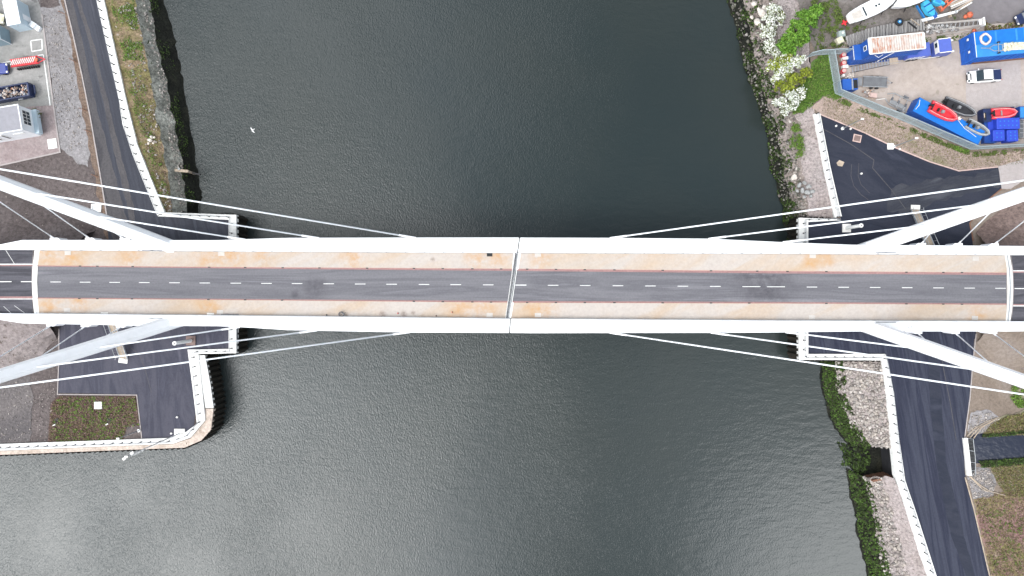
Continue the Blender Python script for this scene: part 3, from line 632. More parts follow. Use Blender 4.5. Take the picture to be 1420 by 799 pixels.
band('culvert_wall', [(1238, 608), (1240, 640), (1243, 672)], [(1246, 608), (1249, 640), (1252, 672)], -5.2, -.5, 'dark_steel', qs); band('culvert_mouth', [(1237, 622), (1239, 660)], [(1239, 622), (1241, 660)], -5, -1.2, 'black', qs)

def railing(label, line, spacing=1.68, z=.33, h=1.1, group='post and rail railings along the quays'):
    r = thing('railing', label, 'railing', P(line[0][0], line[0][1], z), 0, group)
    pts = [P(x, y, z) for x, y in line]; d = [0]
    for a, c in zip(pts, pts[1:]): d.append(d[-1] + (c - a).length)
    mb = MB()
    for hh, rr in ((h, .045), (h * .66, .022), (h * .33, .022)): mb.tube([p + Vector((0, 0, hh)) for p in pts], rr, 5)
    mb.build('rail', 'rail_steel', r, world=True)
    pm = MB(); pm.box((0, 0, h / 2), (.09, .12, h)); pm.box((0, 0, .02), (.22, .22, .04)); post0 = None
    n = max(2, min(98, round(d[-1] / spacing) + 1)); k = 0
    for i in range(n):
        t = d[-1] * i / (n - 1)
        while k < len(d) - 2 and d[k + 1] < t: k += 1
        p = pts[k].lerp(pts[k + 1], (t - d[k]) / max(1e-6, d[k + 1] - d[k])); dr = pts[k + 1] - pts[k]
        if post0 is None: o = post0 = pm.build('post', 'dark_steel', r)
        else: o = post0.copy(); C.objects.link(o); o.parent = r
        o.location = p - r.location; o.rotation_euler = (0, 0, math.atan2(dr.y, dr.x))
    return r
mid = lambda A, B, t: [(a[0] + (b[0] - a[0]) * t, a[1] + (b[1] - a[1]) * t) for a, b in zip(A, B)]
railing('grey railing along the road by the grassy slope, upper left', mid(copW[1:], copE[1:], .42))
railing('grey railing on the stepped coping of the upper left quay', [(224, 297), (321.5, 301.5), (321.5, 390)])
railing('grey railing around the lower left quay, past the flower bed', [(321.5, 392), (321.5, 487), (268, 488), (273, 530), (279, 583), (262, 603), (240, 611.5), (110, 616.5), (0, 620.5), (-350, 637)])
railing('grey railing beside the dark tarmac triangle', [(1132, 158), (1146, 235), (1161, 301)])
railing('grey railing on the stepped coping of the upper right quay', [(1162, 304), (1114, 305), (1114, 390)])
railing('grey railing on the stepped coping of the lower right quay', [(1114, 392), (1114, 495), (1224, 495.5)])
railing('grey railing along the road on the lower right bank', [(1226, 497), (1235, 545), (1243, 618), (1249, 665), (1265, 712), (1292, 799), (1330, 930)])

# ------------------------------------------------------------------ the swing bridge: two leaves that meet in mid river
ZD = 6.0
sheet('approach_road', [(-2500, 345), (46, 345.5), (44, 368), (43.5, 391), (44.5, 414), (46, 436.5), (-2500, 436)], 5.93, 'asphalt_approach')
sheet('approach_road', [(3900, 353), (1402, 353), (1405, 375), (1406, 400), (1405, 424), (1402.5, 446.5), (3900, 447)], 5.93, 'asphalt_approach')
def lines(name, quads, z, mat):
    mb = MB()
    for (x0, y0, x1, y1, w) in quads:
        a = P(x0, y0, z); c = P(x1, y1, z); d = (c - a).normalized(); n = Vector((-d.y, d.x, 0)) * w / 2
        mb.add([a + n, a - n, c - n, c + n], [(0, 1, 2, 3)])
    o = mb.build(name, mat); return o
def st(o): o['kind'] = 'structure'; return o
st(lines('road_marking', [(-2500, 366.5, 46, 366.5, .16), (-2500, 414.7, 46, 414.7, .13)] + [(x, 390.7, x + 16, 390.7, .15) for x in (-120, -86, -46, 0, 29)]
      + [(8, 347, 20, 366, .07), (5, 425, 16, 435, .06), (20, 424, 34, 434, .06)], 5.938, 'line_paint'))
st(lines('road_marking', [(3900, 375.6, 1405, 375.6, .16), (3900, 424.3, 1405, 424.3, .16)] + [(x, 400.2, x + 18, 400.2, .15) for x in (1407, 1445, 1485)], 5.938, 'line_paint'))
st(lines('road_marking', [(-2500, 412.6, 45, 412.6, .34), (-2500, 368.3, 45, 368.3, .2)], 5.934, 'kerb_red'))
st(lines('road_marking', [(3900, 377, 1405, 377, .3), (3900, 423, 1405, 423, .3)], 5.934, 'kerb_red'))
for (xa, xb, ya, yb, lab) in ((-2500, 45.5, 345.5, 436, 'solid concrete abutment carrying the approach road at the left'), (1403, 3900, 353, 447, 'solid concrete abutment carrying the approach road at the right')):
    a = P(xa, ya, 5.9); c = P(xb, yb, 5.9); mb = MB(); mb.box(((a.x + c.x) / 2, (a.y + c.y) / 2, 2.8), (abs(c.x - a.x), abs(a.y - c.y), 6.2)); fix(mb.build('abutment', 'slab_concrete'), lab, 'abutment')

def leaf(left):
    lab = ('left leaf of the white swing bridge with two splayed masts and stay cables' if left else 'right leaf of the white swing bridge with two splayed masts and stay cables')
    sgn = -1 if left else 1
    r = thing('swing_bridge_leaf', lab, 'bridge', P(225 if left else 1203, 395, 0), 0, 'leaves of the swing bridge')
    jt = [(717.5, 349), (704, 441.5)]
    yi = lambda x: float(np.interp(x, [-60, 45, 360, 720, 1080, 1400, 1480], [345.3, 346, 348, 350, 351, 353, 353.3]))
    yo = lambda x: float(np.interp(x, [-60, 45, 360, 720, 1080, 1400, 1480], [434.3, 435.3, 438.5, 442.5, 445, 446, 446.2]))
    ct = lambda x: float(np.interp(x, [45, 360, 720, 1080, 1400], [368.3, 371, 373, 376.2, 378.3]))
    cb = lambda x: float(np.interp(x, [45, 360, 720, 1080, 1400], [413.7, 416.3, 419.7, 420.8, 422.6]))
    jx = lambda y, d=0: 717.5 - (y - 349) * 13.5 / 92.5 + d
    xs = [51, 200, 360, 540] if left else [900, 1080, 1240, 1396]
    def quad(f1, f2, e0=0):
        if left: A = [(x, f1(x)) for x in xs] + [(jx(f1(700), -3.5), f1(710))]; B = [(x, f2(x)) for x in xs] + [(jx(f2(700), -3.5), f2(706))]
        else: A = [(jx(f1(720), 3), f1(718))] + [(x, f1(x)) for x in xs]; B = [(jx(f2(720), 3), f2(714))] + [(x, f2(x)) for x in xs]
        return A, B
    A, B = quad(lambda x: yi(x) + .0, lambda x: yo(x) - .0); band('deck_slab', A, B, 4.6, 5.9, 'bridge_white', r)
    A, B = quad(lambda x: yi(x) + .2, ct); band('footway', A, B, 5.903, ZD + .05, 'footway', r)
    A, B = quad(cb, lambda x: yo(x) - .2); band('footway', A, B, 5.903, ZD + .05, 'footway', r)
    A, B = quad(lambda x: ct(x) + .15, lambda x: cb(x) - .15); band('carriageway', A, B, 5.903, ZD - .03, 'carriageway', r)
    tw = (lambda x: float(np.interp(x, [45, 360, 720, 1400], [.9, 1.5, 2.6, 2.9])))
    tw2 = (lambda x: float(np.interp(x, [45, 360, 720, 1400], [.9, 1.1, 1.9, 1.5])))
    A, B = quad(lambda x: ct(x) + .3, lambda x: ct(x) + .3 + tw(x)); band('channel_kerb', A, B, ZD - .028, ZD - .02, 'kerb_red', r)
    A, B = quad(lambda x: cb(x) - .3 - tw2(x), lambda x: cb(x) - .3); band('channel_kerb', A, B, ZD - .028, ZD - .02, 'kerb_red', r)
    A, B = quad(lambda x: ct(x) - .35, lambda x: ct(x) + .45); band('kerb', A, B, ZD - .018, ZD + .06, 'kerb_pink', r)
    A, B = quad(lambda x: cb(x) - .45, lambda x: cb(x) + .35); band('kerb', A, B, ZD - .018, ZD + .06, 'kerb_pink', r)
    # edge girders
    if left:
        xo = [-45, -8, 30, 130, 200, 300, 345, 400, 560, 700]; up = [343, 340.5, 332.8, 332.8, 333, 333, 331.5, 329.8, 329.4, 329.3]; dn = [440, 442.5, 448.5, 450.5, 452, 452.5, 454.5, 458, 461.2, 461.9]
        eu, ed = (720, 329.3), (705.8, 462)
        iu = [(x, yi(x) + .6) for x in xo] + [(717.3, 349.8)]; ou = list(zip(xo, up)) + [eu]
        idn = [(x, yo(x) - .2) for x in xo] + [(707.6, 442)]; od = list(zip(xo, dn)) + [ed]
    else:
        xo = [740, 850, 985, 1080, 1182, 1290, 1400, 1450, 1490]; up = [329.5, 329.8, 331, 335.5, 339.4, 340.2, 341, 341.5, 346]; dn = [462.2, 462, 461.8, 461.2, 459.8, 459.8, 459.8, 459.2, 453]
        iu = [(718.6, 349.8)] + [(x, yi(x) + .6) for x in xo]; ou = [(721.4, 329.3)] + list(zip(xo, up))
        idn = [(708.8, 442)] + [(x, yo(x) - .2) for x in xo]; od = [(707.2, 462)] + list(zip(xo, dn))
    for a_, b_ in ((ou, iu), (idn, od)):
        gdr = band('edge_girder', a_, b_, 3.4, 6.85, 'bridge_white', r); gdr.modifiers.new('bevel', 'BEVEL').width = .12
    # outriggers for the back stays and vertical seam plates
    bx = [(75, 332.9), (124, 332.9), (172, 333)] if left else [(1278, 340.3), (1329, 340.6), (1379, 341)]
    by = [(70, 449.5), (118, 450.5), (167, 451.5)] if left else [(1273, 459.8), (1325, 459.8), (1377, 459.8)]
    for k, (x, y) in enumerate(bx + by):
        u = -1 if k < 3 else 1; q = -sgn
        poly = [P(x - 6 * q, y - 1.5 * u, 6.7).xy, P(x - 6 * q, y + 3.2 * u, 6.7).xy, P(x + 4 * q, y + 3.2 * u, 6.7).xy, P(x + 11 * q, y - 1.5 * u, 6.7).xy]
        mb = MB(); mb.prism([(p.x - r.location.x, p.y - r.location.y) for p in poly], 4.2, 6.7); mb.build('stay_bracket', 'bridge_white', r)
        for dx in (8, 13):
            mb = MB(); a = P(x + dx * q * .9, y - 4 * u, 6.86); c = P(x + dx * q * .9 + 3 * q * u, y - 8 * u, 6.86); mb.tube([a, c], .045, 4); mb.build('lifting_lug', 'galvanised', r, world=True)
    # dashes
    dl = [77, 118, 159, 200, 242, 284, 327, 369.5, 412, 456, 499.5, 543, 588, 632, 677] if left else [722.5, 767, 811.5, 857, 902, 947, 992, 1042, 1076, 1126, 1170, 1213.6, 1258, 1301.5, 1344.7, 1387.5]
    q = []
    for x in dl:
        y = 390.6 + .0067 * x; hw = 12.5 if x in (1042, 1076) else 7.3
        if x == 722.5: q.append((714.6, y, 730, y, .15))
        else: q.append((x - hw, y, x + hw, y, .11))
    for one in q:
        o = lines('lane_marking', [one], ZD - .02, 'line_paint')
        for v in o.data.vertices: v.co -= r.location
        o.parent = r
    # arc joint where the leaf swings clear of the abutment
    if left: O = [(48.2, 346.6), (45.6, 368), (44.6, 391), (45.6, 414), (47.4, 435)]; w = 2.3
    else: O = [(1400.2, 353.6), (1403.6, 375), (1404.6, 400), (1403.6, 424), (1401.2, 445.8)]; w = -2.3
    band('joint_plate', O, [(x + w, y) for x, y in O], 5.5, ZD + .062, 'white_paint', r)
    band('joint_strip', [(x + w, y) for x, y in O], [(x + 2 * w, y) for x, y in O], 5.5, ZD + .057, 'galvanised', r)
    band('joint_plate', [(x + 2 * w, y) for x, y in O], [(x + 2.9 * w, y) for x, y in O], 5.5, ZD + .06, 'panel_white', r)
    # centre joint
    if left:
        band('joint_plate', [(jx(350, -5), 350.4), (jx(374, -3.6), 374)], [(jx(350, -3), 350.4), (jx(374, -3), 374)], 5.9, ZD + .065, 'white_paint', r)
        band('joint_plate', [(jx(374, -3.4), 374), (jx(441, -3.4), 441.6)], [(jx(374, -2.7), 374), (jx(441, -2.7), 441.6)], 5.9, ZD + .065, 'white_paint', r)
        band('finger_joint', [(jx(350.4, -2.9), 350.4), (jx(441.4, -2.5), 441.4)], [(jx(350.4, .0), 350.4), (jx(441.4, .3), 441.4)], 5.5, ZD + .05, 'galvanised', r)
        mb = MB()
        for k in range(46):
            y = 351 + k * 2; a = P(jx(y, -2.8), y, ZD + .055); c = P(jx(y + 3.2, .1), y + 3.2, ZD + .055); mb.tube([a, c], .06, 4)
        mb.build('joint_finger', 'dark_steel', r, world=True)
    else:
        band('finger_joint', [(jx(350.4, .3), 350.4), (jx(441.4, .6), 441.4)], [(jx(350.4, 1.3), 350.4), (jx(441.4, 1.7), 441.4)], 5.5, ZD + .05, 'galvanised', r)
        band('joint_plate', [(jx(350, 1.6), 350.4), (jx(374, 2.0), 374)], [(jx(350, 5), 350.4), (jx(374, 4.6), 374)], 5.9, ZD + .065, 'white_paint', r)
        band('joint_plate', [(jx(374, 2.4), 374), (jx(419, 2.4), 419)], [(jx(374, 3.2), 374), (jx(419, 3.2), 419)], 5.9, ZD + .065, 'white_paint', r)
        band('joint_plate', [(jx(419, 2.0), 419.5), (jx(441, 2.0), 441.6)], [(jx(419, 5), 419.5), (jx(441, 4.6), 441.6)], 5.9, ZD + .065, 'white_paint', r)
    pl = [(94, 351), (307, 352), (93, 430), (305, 433), (679, 437)] if left else [(746, 353), (1127, 355), (1353, 359), (746, 437), (1126, 440), (1352, 441)]
    for x, y in pl:
        c = P(x, y, ZD + .07); mb = MB(); mb.box(c, (1.05, .72, .04)); mb.build('access_panel', 'hatch_cover', r, world=True)
    if left:
        c = P(679, 353.3, ZD + .07); mb = MB(); mb.box(c, (.95, .6, .03)); mb.build('open_hatch', 'black', r, world=True)
    dr = [([111, 135, 184, 290, 340, 392, 443, 509, 574, 614, 655, 695], 1), ([110, 135, 183, 289, 340, 391, 574, 614, 655, 681], 0)] if left else [([731, 771, 811, 852, 919, 986, 1050, 1092, 1146, 1257, 1308, 1334], 1), ([731, 771, 811, 852, 919, 986, 1039, 1146, 1257, 1308, 1334], 0)]
    for L_, top in dr:
        for x in L_:
            y = ct(x) + .2 if top else cb(x) - .2; mb = MB(); mb.box(P(x, y, ZD + .068), (.42, .17, .03)); mb.build('drain_cover', 'dark_steel', r, world=True)
    # parapets just inside the girders: rail, with posts as sub-parts
    pm = None
    for fn, u in ((yi, 1), (yo, -1)):
        x0, x1 = (52, 712) if left else (722, 1395)
        if u < 0 and left: x1 = 704
        pts = [P(x, fn(x) + 1.0 * u, ZD + 1.2) for x in np.linspace(x0, x1, 14)]
        mb = MB(); mb.tube(pts, .03, 5)
        for hh in (.35, .7): mb.tube([p - Vector((0, 0, 1.15 - hh)) for p in pts], .016, 4)
        rl = mb.build('parapet_rail', 'galvanised', r, world=True)
        for i in range(25):
            x = x0 + (x1 - x0) * (i + .35) / 25; b_ = P(x, fn(x) + 1.0 * u, ZD + .6) - r.location
            if pm is None: m0 = MB(); m0.box((0, 0, 0), (.16, .10, 1.2)); o = pm = m0.build('parapet_post', 'galvanised', rl)
            else: o = pm.copy(); C.objects.link(o); o.parent = rl
            o.location = b_
    # masts: splayed, leaning back from the river, six stays each
    for top in (True, False):
        if left: base = P(228, 338.5, 6.6) if top else P(228, 450.5, 6.6); f = P(0, 253.3, 26) if top else P(0, 521.6, 26)
        else: base = P(1212, 341.5, 6.6) if top else P(1212, 456, 6.6); f = P(1420, 269, 26) if top else P(1420, 529, 26)
        ax = (f - base) / (f.z - base.z)
        pt = lambda z: base + ax * (z - base.z)
        d = ax.normalized(); across = Vector((0, 0, 1)).cross(d).normalized(); deep = d.cross(across).normalized()
        secs = []
        for z, w, t in ((4.0, 2.3, 2.2), (6.6, 2.25, 2.1), (14, 2.2, 1.9), (26, 1.95, 1.6), (38, 1.4, 1.2), (46, .8, .8), (47.5, .3, .3)):
            c = pt(z)
            secs.append([c + across * (w / 2 * a_) + deep * (t / 2 * b_) for a_, b_ in ((-1, -.35), (-.55, -1), (.55, -1), (1, -.35), (1, .35), (.55, 1), (-.55, 1), (-1, .35))])
        mb = MB(); mb.loft(secs); mb.build('mast', 'bridge_white', r, world=True)
        # foot fairing spreading onto the girder
        def project(imgx):
            lo, hi = 6.6, 46
            for _ in range(40):
                mz = (lo + hi) / 2; p = pt(mz); ix = 710 + p.x / (S * (H - mz) / H)
                if (ix > imgx) == left: lo = mz
                else: hi = mz
            return pt(lo)
        if left: an = [-90, 32, 118]; fr = [(574, 329.5), (440, 330), (338, 332)] if top else [(566, 461), (437, 458.6), (330, 454)]
        else: an = [1510, 1388, 1300]; fr = [(848, 330), (985, 331), (1088, 335.8)] if top else [(848, 461.8), (988, 461.6), (1092, 461)]
        bk = bx if top else by
        if not left: bk = bk[::-1]
        for k in range(3):
            a_ = project(an[k]); c = P(fr[k][0], fr[k][1], 6.6); e = P(bk[k][0], bk[k][1] + (-2.4 if top else 2.4), 6.6)
            for q_ in (c, e):
                mb = MB(); mb.tube([a_, q_], .125 if q_ is c else .095, 8); cb_ = mb.build('stay_cable', 'cable_white', r, smooth=True, world=True)
                dd = (a_ - q_).normalized(); mb = MB(); mb.tube([q_ - dd * .3, q_ + dd * (2.6 if q_ is c else 1.2)], .165 if q_ is c else .13, 8); so_ = mb.build('socket', 'bridge_white', cb_); 
                for v_ in so_.data.vertices: v_.co -= r.location
        mb = MB(); c = pt(6.95); L_ = r.location
        for dx in (-2.4, -.9): mb.box((c.x - sgn * dx - 0, c.y - (1.25 if top else -1.25), 6.93), (1.9, .12, .12))
        mb.build('hinge_plate', 'rail_steel', r, world=True)
    # pivot pier below
    mb = MB(); c = P(225 if left else 1203, 395, 0); mb.tube([(c.x, c.y, -.5), (c.x, c.y, 4.6)], 4.2, 32); mb.build('pivot_drum', 'slab_concrete', r, world=True)
leaf(True); leaf(False)

# ------------------------------------------------------------------ stairs, lamp posts, small quay furniture
def part(r, name, mat, fn, bevel=0, smooth=False, label=None):
    mb = MB(); fn(mb); o = mb.build(name, mat, r, bevel=bevel, smooth=smooth)
    if label: o['label'] = label
    return o
def staircase(label, foot, top, z1, w=1.6):
    a = P(*foot, 0.07); b = P(*top, z1); d = Vector((b.x - a.x, b.y - a.y, 0)); L = d.length; ang = math.degrees(math.atan2(d.y, d.x))
    r = thing('staircase', label, 'staircase', a, ang)
    def trd(m):
        n = 22
        for i in range(n): m.box((L * (i + .5) / n, 0, z1 * (i + .5) / n), (L / n * .94, w * .72, .05))
    part(r, 'tread', 'wood_pale', trd)
    for s in (-1, 1):
        part(r, 'stringer', 'galvanised', lambda m: m.loft([[Vector((x, s * w * .42 + dy, z + dz)) for dy, dz in ((-.09, -.25), (.09, -.25), (.09, .12), (-.09, .12))] for x, z in ((0, 0), (L, z1))]))
        part(r, 'handrail', 'galvanised', lambda m: m.tube([(-.3, s * w * .55, 1.1), (0, s * w * .55, 1.1), (L, s * w * .55, z1 + 1.1), (L + .8, s * w * .55, z1 + 1.1)], .05, 6))
        for k in range(7):
            part(r, 'baluster', 'galvanised', lambda m: m.box((L * k / 6, s * w * .55, z1 * k / 6 + .5), (.05, .05, 1.1)))
    part(r, 'landing', 'panel_white', lambda m: m.box((-.45, 0, .06), (.8, w * 1.0, .16)))
staircase('pale access staircase climbing to the bridge from the lower left quay', (171.5, 497), (155, 449), 5.2)
staircase('pale access staircase climbing to the bridge from the upper right quay', (1269, 291), (1291, 343), 5.2)
def post(label, base, h, ground, gmat, gsz, hw=.32):
    b = P(*base, .07); r = thing('marker_post', label, 'post', b, 0, 'stout white posts beside the bridge')
    part(r, 'base_pad', gmat, lambda m: m.box((0, 0, .1), (gsz[0], gsz[1], .2)))
    part(r, 'post', 'white_paint', lambda m: m.tube([(0, 0, .2), (0, 0, h)], hw, 12, hw * .9), smooth=False)
    part(r, 'cap', 'plastic_white', lambda m: m.tube([(0, 0, h), (0, 0, h + .12)], hw * 1.15, 12))
    part(r, 'camera_eye', 'dark_steel', lambda m: m.ball((0, 0, h + .14), .1, 8, 5))
post('stout white post on a brown pad on the lower left quay', (265, 472.5), 6.0, 0, 'brown_block', (1.7, 1.7))
post('stout white post on a pale pad on the upper right quay', (1173.5, 316.5), 5.2, 0, 'panel_white', (1.5, 1.5))
def lamp(label, base, h, sq=None, head=.5, group='slim pale lamp posts on the quays', dbl=False):
    r = thing('lamp_post', label, 'lamp post', P(*base, .07), 0, group)
    if sq: part(r, 'base_pad', 'panel_white', lambda m: m.box((sq[2], sq[3], .08), (sq[0], sq[1], .14)))
    part(r, 'pole', 'galvanised', lambda m: m.tube([(0, 0, 0), (0, 0, h)], .11, 8, .07))
    part(r, 'flange', 'white_paint', lambda m: m.tube([(0, 0, 0), (0, 0, .25)], .28, 10))
    part(r, 'lamp_head', 'panel_white', lambda m: m.box((0, 0, h + .05), (head, head * .6, .12)), .02)
    if dbl:
        part(r, 'crossarm', 'galvanised', lambda m: m.box((0, 0, h - .7), (1.9, .09, .09), 35))
        for k in (-1, 1): part(r, 'flood_light', 'panel_white', lambda m: m.box((k * .75 * math.cos(R(35)), k * .75 * math.sin(R(35)), h - .5), (.5, .4, .28), 35, 15))
        part(r, 'ladder', 'galvanised', lambda m: [m.box((.28, 0, z * .4 + .4), (.06, .4, .03)) for z in range(int(h / .4) - 2)])
lamp('slim lamp post at the tip of the dark tarmac triangle', (1168, 178.5), 7.0)
lamp('slim lamp post with a pale square pad beside the tarmac triangle', (1239, 203.5), 7.0, (1.1, 1.1, -.6, .05))
lamp('slim lamp post at the lower right corner of the flower bed', (193, 597), 6.6)
lamp('tall pale floodlight mast leaning out over the river from the lower left quay', (247, 602), 16.5, (1.9, 1.3, .3, .3), .5, None, True)
def slab(name, label, cat, px, py, w, d, h, mat, rot=0, z=.06, group=None, frame=None):
    c = P(px, py, z); r = thing(name, label, cat, c, rot, group)
    if frame:
        part(r, 'frame', frame, lambda m: [m.box((0, s * (d / 2 - .08), h / 2), (w, .16, h)) for s in (-1, 1)] + [m.box((s * (w / 2 - .08), 0, h / 2), (.16, d - .32, h)) for s in (-1, 1)])
        part(r, 'cover', mat, lambda m: m.box((0, 0, h * .4), (w - .32, d - .32, h * .6)))
    else:
        part(r, 'slab', mat, lambda m: m.box((0, 0, h / 2), (w, d, h)), .03)
        part(r, 'lid', mat, lambda m: m.box((0, 0, h + .02), (w * .62, d * .62, .05)), .01)
slab('access_chamber', 'square white chamber lid in the middle of the flower bed', 'chamber', 137, 562, 1.35, 1.3, .3, 'panel_white', z=.05)
slab('access_chamber', 'pinkish square chamber lid in the dark tarmac triangle', 'chamber', 1188.5, 192, 1.45, 1.35, .08, 'brown_block', -12, frame='pink_board')
slab('access_chamber', 'white framed square chamber by the road under the upper left mast', 'chamber', 134, 288.5, 1.8, 1.3, .2, 'galvanised', -4, frame='white_paint', z=.0)
slab('concrete_pad', 'pale square slab at the corner of the pink paving', 'slab', 73, 199.5, 1.65, 1.8, .12, 'panel_white', 8, z=.08)
for k, (x, y) in enumerate([(78, 584), (151, 583)]):
    r = thing('drain_pit', ('open dark pit with a pale block at the left edge of the flower bed', 'open dark pit with a pale block inside the flower bed')[k], 'pit', P(x, y, .05), 25)
    part(r, 'pit_mouth', 'black', lambda m: m.prism([(-.5, -.35), (.1, -.5), (.6, .0), (.45, .5), (-.2, .4)], 0, .1)); part(r, 'block', 'panel_white', lambda m: m.box((-.55, -.5, .12), (.5, .22, .2)), .03)
for k, (x, y) in enumerate([(1159, 175), (1179, 179), (1247, 207), (238, 601), (246, 578.5), (1216.5, 222), (1194, 241)]):
    lab = ['white stud left of the lamp post at the triangle tip', 'white stud right of the lamp post at the triangle tip', 'white stud beside the lamp post with the square pad', 'white stud beside the floodlight mast pad', 'white stud on tarmac right of the flower bed', 'white stud near the middle of the tarmac triangle', 'white stud alone left of centre on the tarmac triangle'][k]
    if k in (5,): continue
    r = thing('ground_stud', lab, 'stud', P(x, y, .065), 0, 'small white ground studs'); part(r, 'cap', 'panel_white', lambda m: m.tube([(0, 0, 0), (0, 0, .25)], .17, 10))
sheet('repair_patch', [(1160, 226), (1164, 222), (1171, 225), (1168, 231), (1162, 230)], .068, 'wood_pale', .05)
def seam(name, pts, z, w, mat): st(lines(name, [(*a, *b, w) for a, b in zip(pts, pts[1:])], z, mat))
seam('tarmac_seam', [(178, 480), (193, 492), (200, 508), (210, 545)], .066, .09, 'asphalt_worn'); seam('tarmac_seam', [(1140, 178), (1180, 200), (1212, 222), (1210, 233), (1236, 263), (1256, 290)], .066, .12, 'asphalt_worn')
seam('tarmac_seam', [(1181, 228), (1180, 244), (1184, 258), (1194, 270), (1204, 277)], .068, .08, 'asphalt_worn'); seam('tarmac_seam', [(1191, 226), (1190, 244), (1194, 256), (1206, 268)], .068, .07, 'asphalt_worn')
seam('tarmac_seam', [(1304, 484), (1310, 520), (1318, 560), (1326, 610)], .082, .12, 'asphalt_worn')
sheet('road', [(1236, 262), (1300, 246), (1360, 240), (1384, 236), (1388, 258), (1340, 268), (1290, 284), (1246, 300), (1230, 285)], .064, 'asphalt_dusty', .6)
# bay lines in the left yard
st(lines('bay_marking', [(43.5, 56.5, 58, 54.5, .18), (58, 54.5, 58.5, 69, .18), (58.5, 69, 44, 71.5, .18), (44, 71.5, 42.5, 56.5, .18), (52, 77, 60, 76, .18), (60, 76, 69.5, 146.5, .18), (69.5, 146.5, 50, 152, .18), (0, 88, 22, 83.5, .12)], .036, 'line_paint'))

# ------------------------------------------------------------------ upper left yard
def wall_window(r, mat_f, c, w, h, normal_rot, bars=0):
    """window on a wall: c is the centre, normal_rot the outward direction in degrees"""
    f = MB(); m_ = Matrix.Rotation(R(normal_rot), 3, 'Z'); c = Vector(c)
    def bx(m, y, z, sy, sz, x=0, sx=.08):
        o = Vector((x, y, z)); hs = (sx / 2, sy / 2, sz / 2)
        m.add([c + m_ @ (o + Vector((a * hs[0], b_ * hs[1], d * hs[2]))) for a in (-1, 1) for b_ in (-1, 1) for d in (-1, 1)], [(0, 1, 3, 2), (4, 6, 7, 5), (0, 4, 5, 1), (2, 3, 7, 6), (0, 2, 6, 4), (1, 5, 7, 3)])
    for s in (-1, 1): bx(f, s * (w / 2), 0, .1, h + .1); bx(f, 0, s * h / 2, w - .1, .1)
    for k in range(bars): bx(f, -w / 2 + w * (k + 1) / (bars + 1), 0, .06, h - .1)
    if bars: bx(f, 0, 0, w - .1, .06, .002)
    o = f.build('window', mat_f, r); g_ = MB(); bx(g_, 0, 0, w - .1, h - .1, -.01, .04); g_.build('pane', 'glass_dark', o)
def box_building(name, label, cat, corner_px, h, L, W, rot, wall, roof, eave=.12, sw=None, extra=None):
    """corner_px: where the roof centre shows in the photograph"""
    r = thing(name, label, cat, at(*corner_px, h), rot)
    part(r, 'wall', wall, lambda m: m.box((0, 0, h / 2), (L, W, h)))
    part(r, 'roof', roof, lambda m: m.box((0, 0, h + .06), (L + eave * 2, W + eave * 2, .12)), .03)
    if extra: extra(r)
    return r
def hutx(r):
    part(r, 'vent', 'galvanised', lambda m: m.tube([(.2, -1.6, 2.4), (.2, -1.6, 2.4), (.2, -2.3, 2.4)], .09, 6))
    part(r, 'door', 'hut_white', lambda m: m.box((1.22, -.6, 1.1), (.06, .95, 2.0)), .01)
    part(r, 'roof_rib', 'hut_white', lambda m: m.box((0, 0, 3.16), (.08, 4.2, .05)))
box_building('site_cabin', 'tall narrow white cabin at the top left of the yard', 'cabin', (16.5, 17), 3.0, 2.35, 4.4, 11, 'hut_blue_wall', 'hut_white', .05, extra=hutx)
r = thing('entrance_step', 'small white boxed step at the corner of the white cabin', 'step', P(49.5, 37, .03), -35); part(r, 'step', 'hut_white', lambda m: [m.box((0, 0, .5), (1.0, .9, 1.0)), m.box((.85, 0, .25), (.7, .9, .5))], .03); part(r, 'side_panel', 'hut_white', lambda m: m.box((.3, .5, .8), (1.6, .06, 1.2)))
box_building('site_cabin', 'grey-blue cabin cut by the left picture edge, below the white cabin', 'cabin', (-22, 48), 2.6, 5.5, 2.6, 9, 'hut_grey', 'hut_blue_wall', .05, extra=lambda r: part(r, 'corner_trim', 'hut_white', lambda m: m.box((2.77, -1.25, 1.3), (.1, .1, 2.6))))
def office(r):
    L, W, h = 11.5, 4.3, 4.8
    wall_window(r, 'white_paint', (L / 2 + .04, .25, 3.3), 2.5, 1.9, 0, 3)
    part(r, 'entrance_canopy', 'hut_blue_wall', lambda m: m.box((L / 2 + .4, 0, 1.2), (.8, W, 1.0)), .05)
    for x in (-4, -2.2, -.4, 1.2): wall_window(r, 'white_paint', (x, -W / 2 - .04, 2.6), .5, 2.6, -90)
    wall_window(r, 'white_paint', (3.9, -W / 2 - .04, 3.1), 1.8, .5, -90, 1)
    part(r, 'parapet', 'hut_white', lambda m: [m.box((0, s * (W / 2 + .05), h + .2), (L + .3, .16, .2)) for s in (-1, 1)] + [m.box((L / 2 + .07, 0, h + .2), (.16, W - .06, .2))])
    part(r, 'rooflight', 'galvanised', lambda m: m.box((-1.5, .4, h + .18), (1, .7, .14)), .03)
box_building('office_building', 'white building with a flat grey roof and barred end window, left edge', 'building', (-17, 170.5), 4.8, 11.5, 4.3, 9.5, 'hut_white', 'roof_grey', .1, extra=office)
r = thing('bush', 'small dark bush at the end wall of the white grey-roofed building', 'bush', P(54, 163, 0)); leaves('crown', [r.location + Vector((random.gauss(0, .35), random.gauss(0, .6), random.uniform(.2, 1.6))) for _ in range(260)], .16, 'leaf_olive', parent=r); part(r, 'stem', 'bark', lambda m: m.tube([(0, 0, 0), (0, .1, 1)], .05, 5))
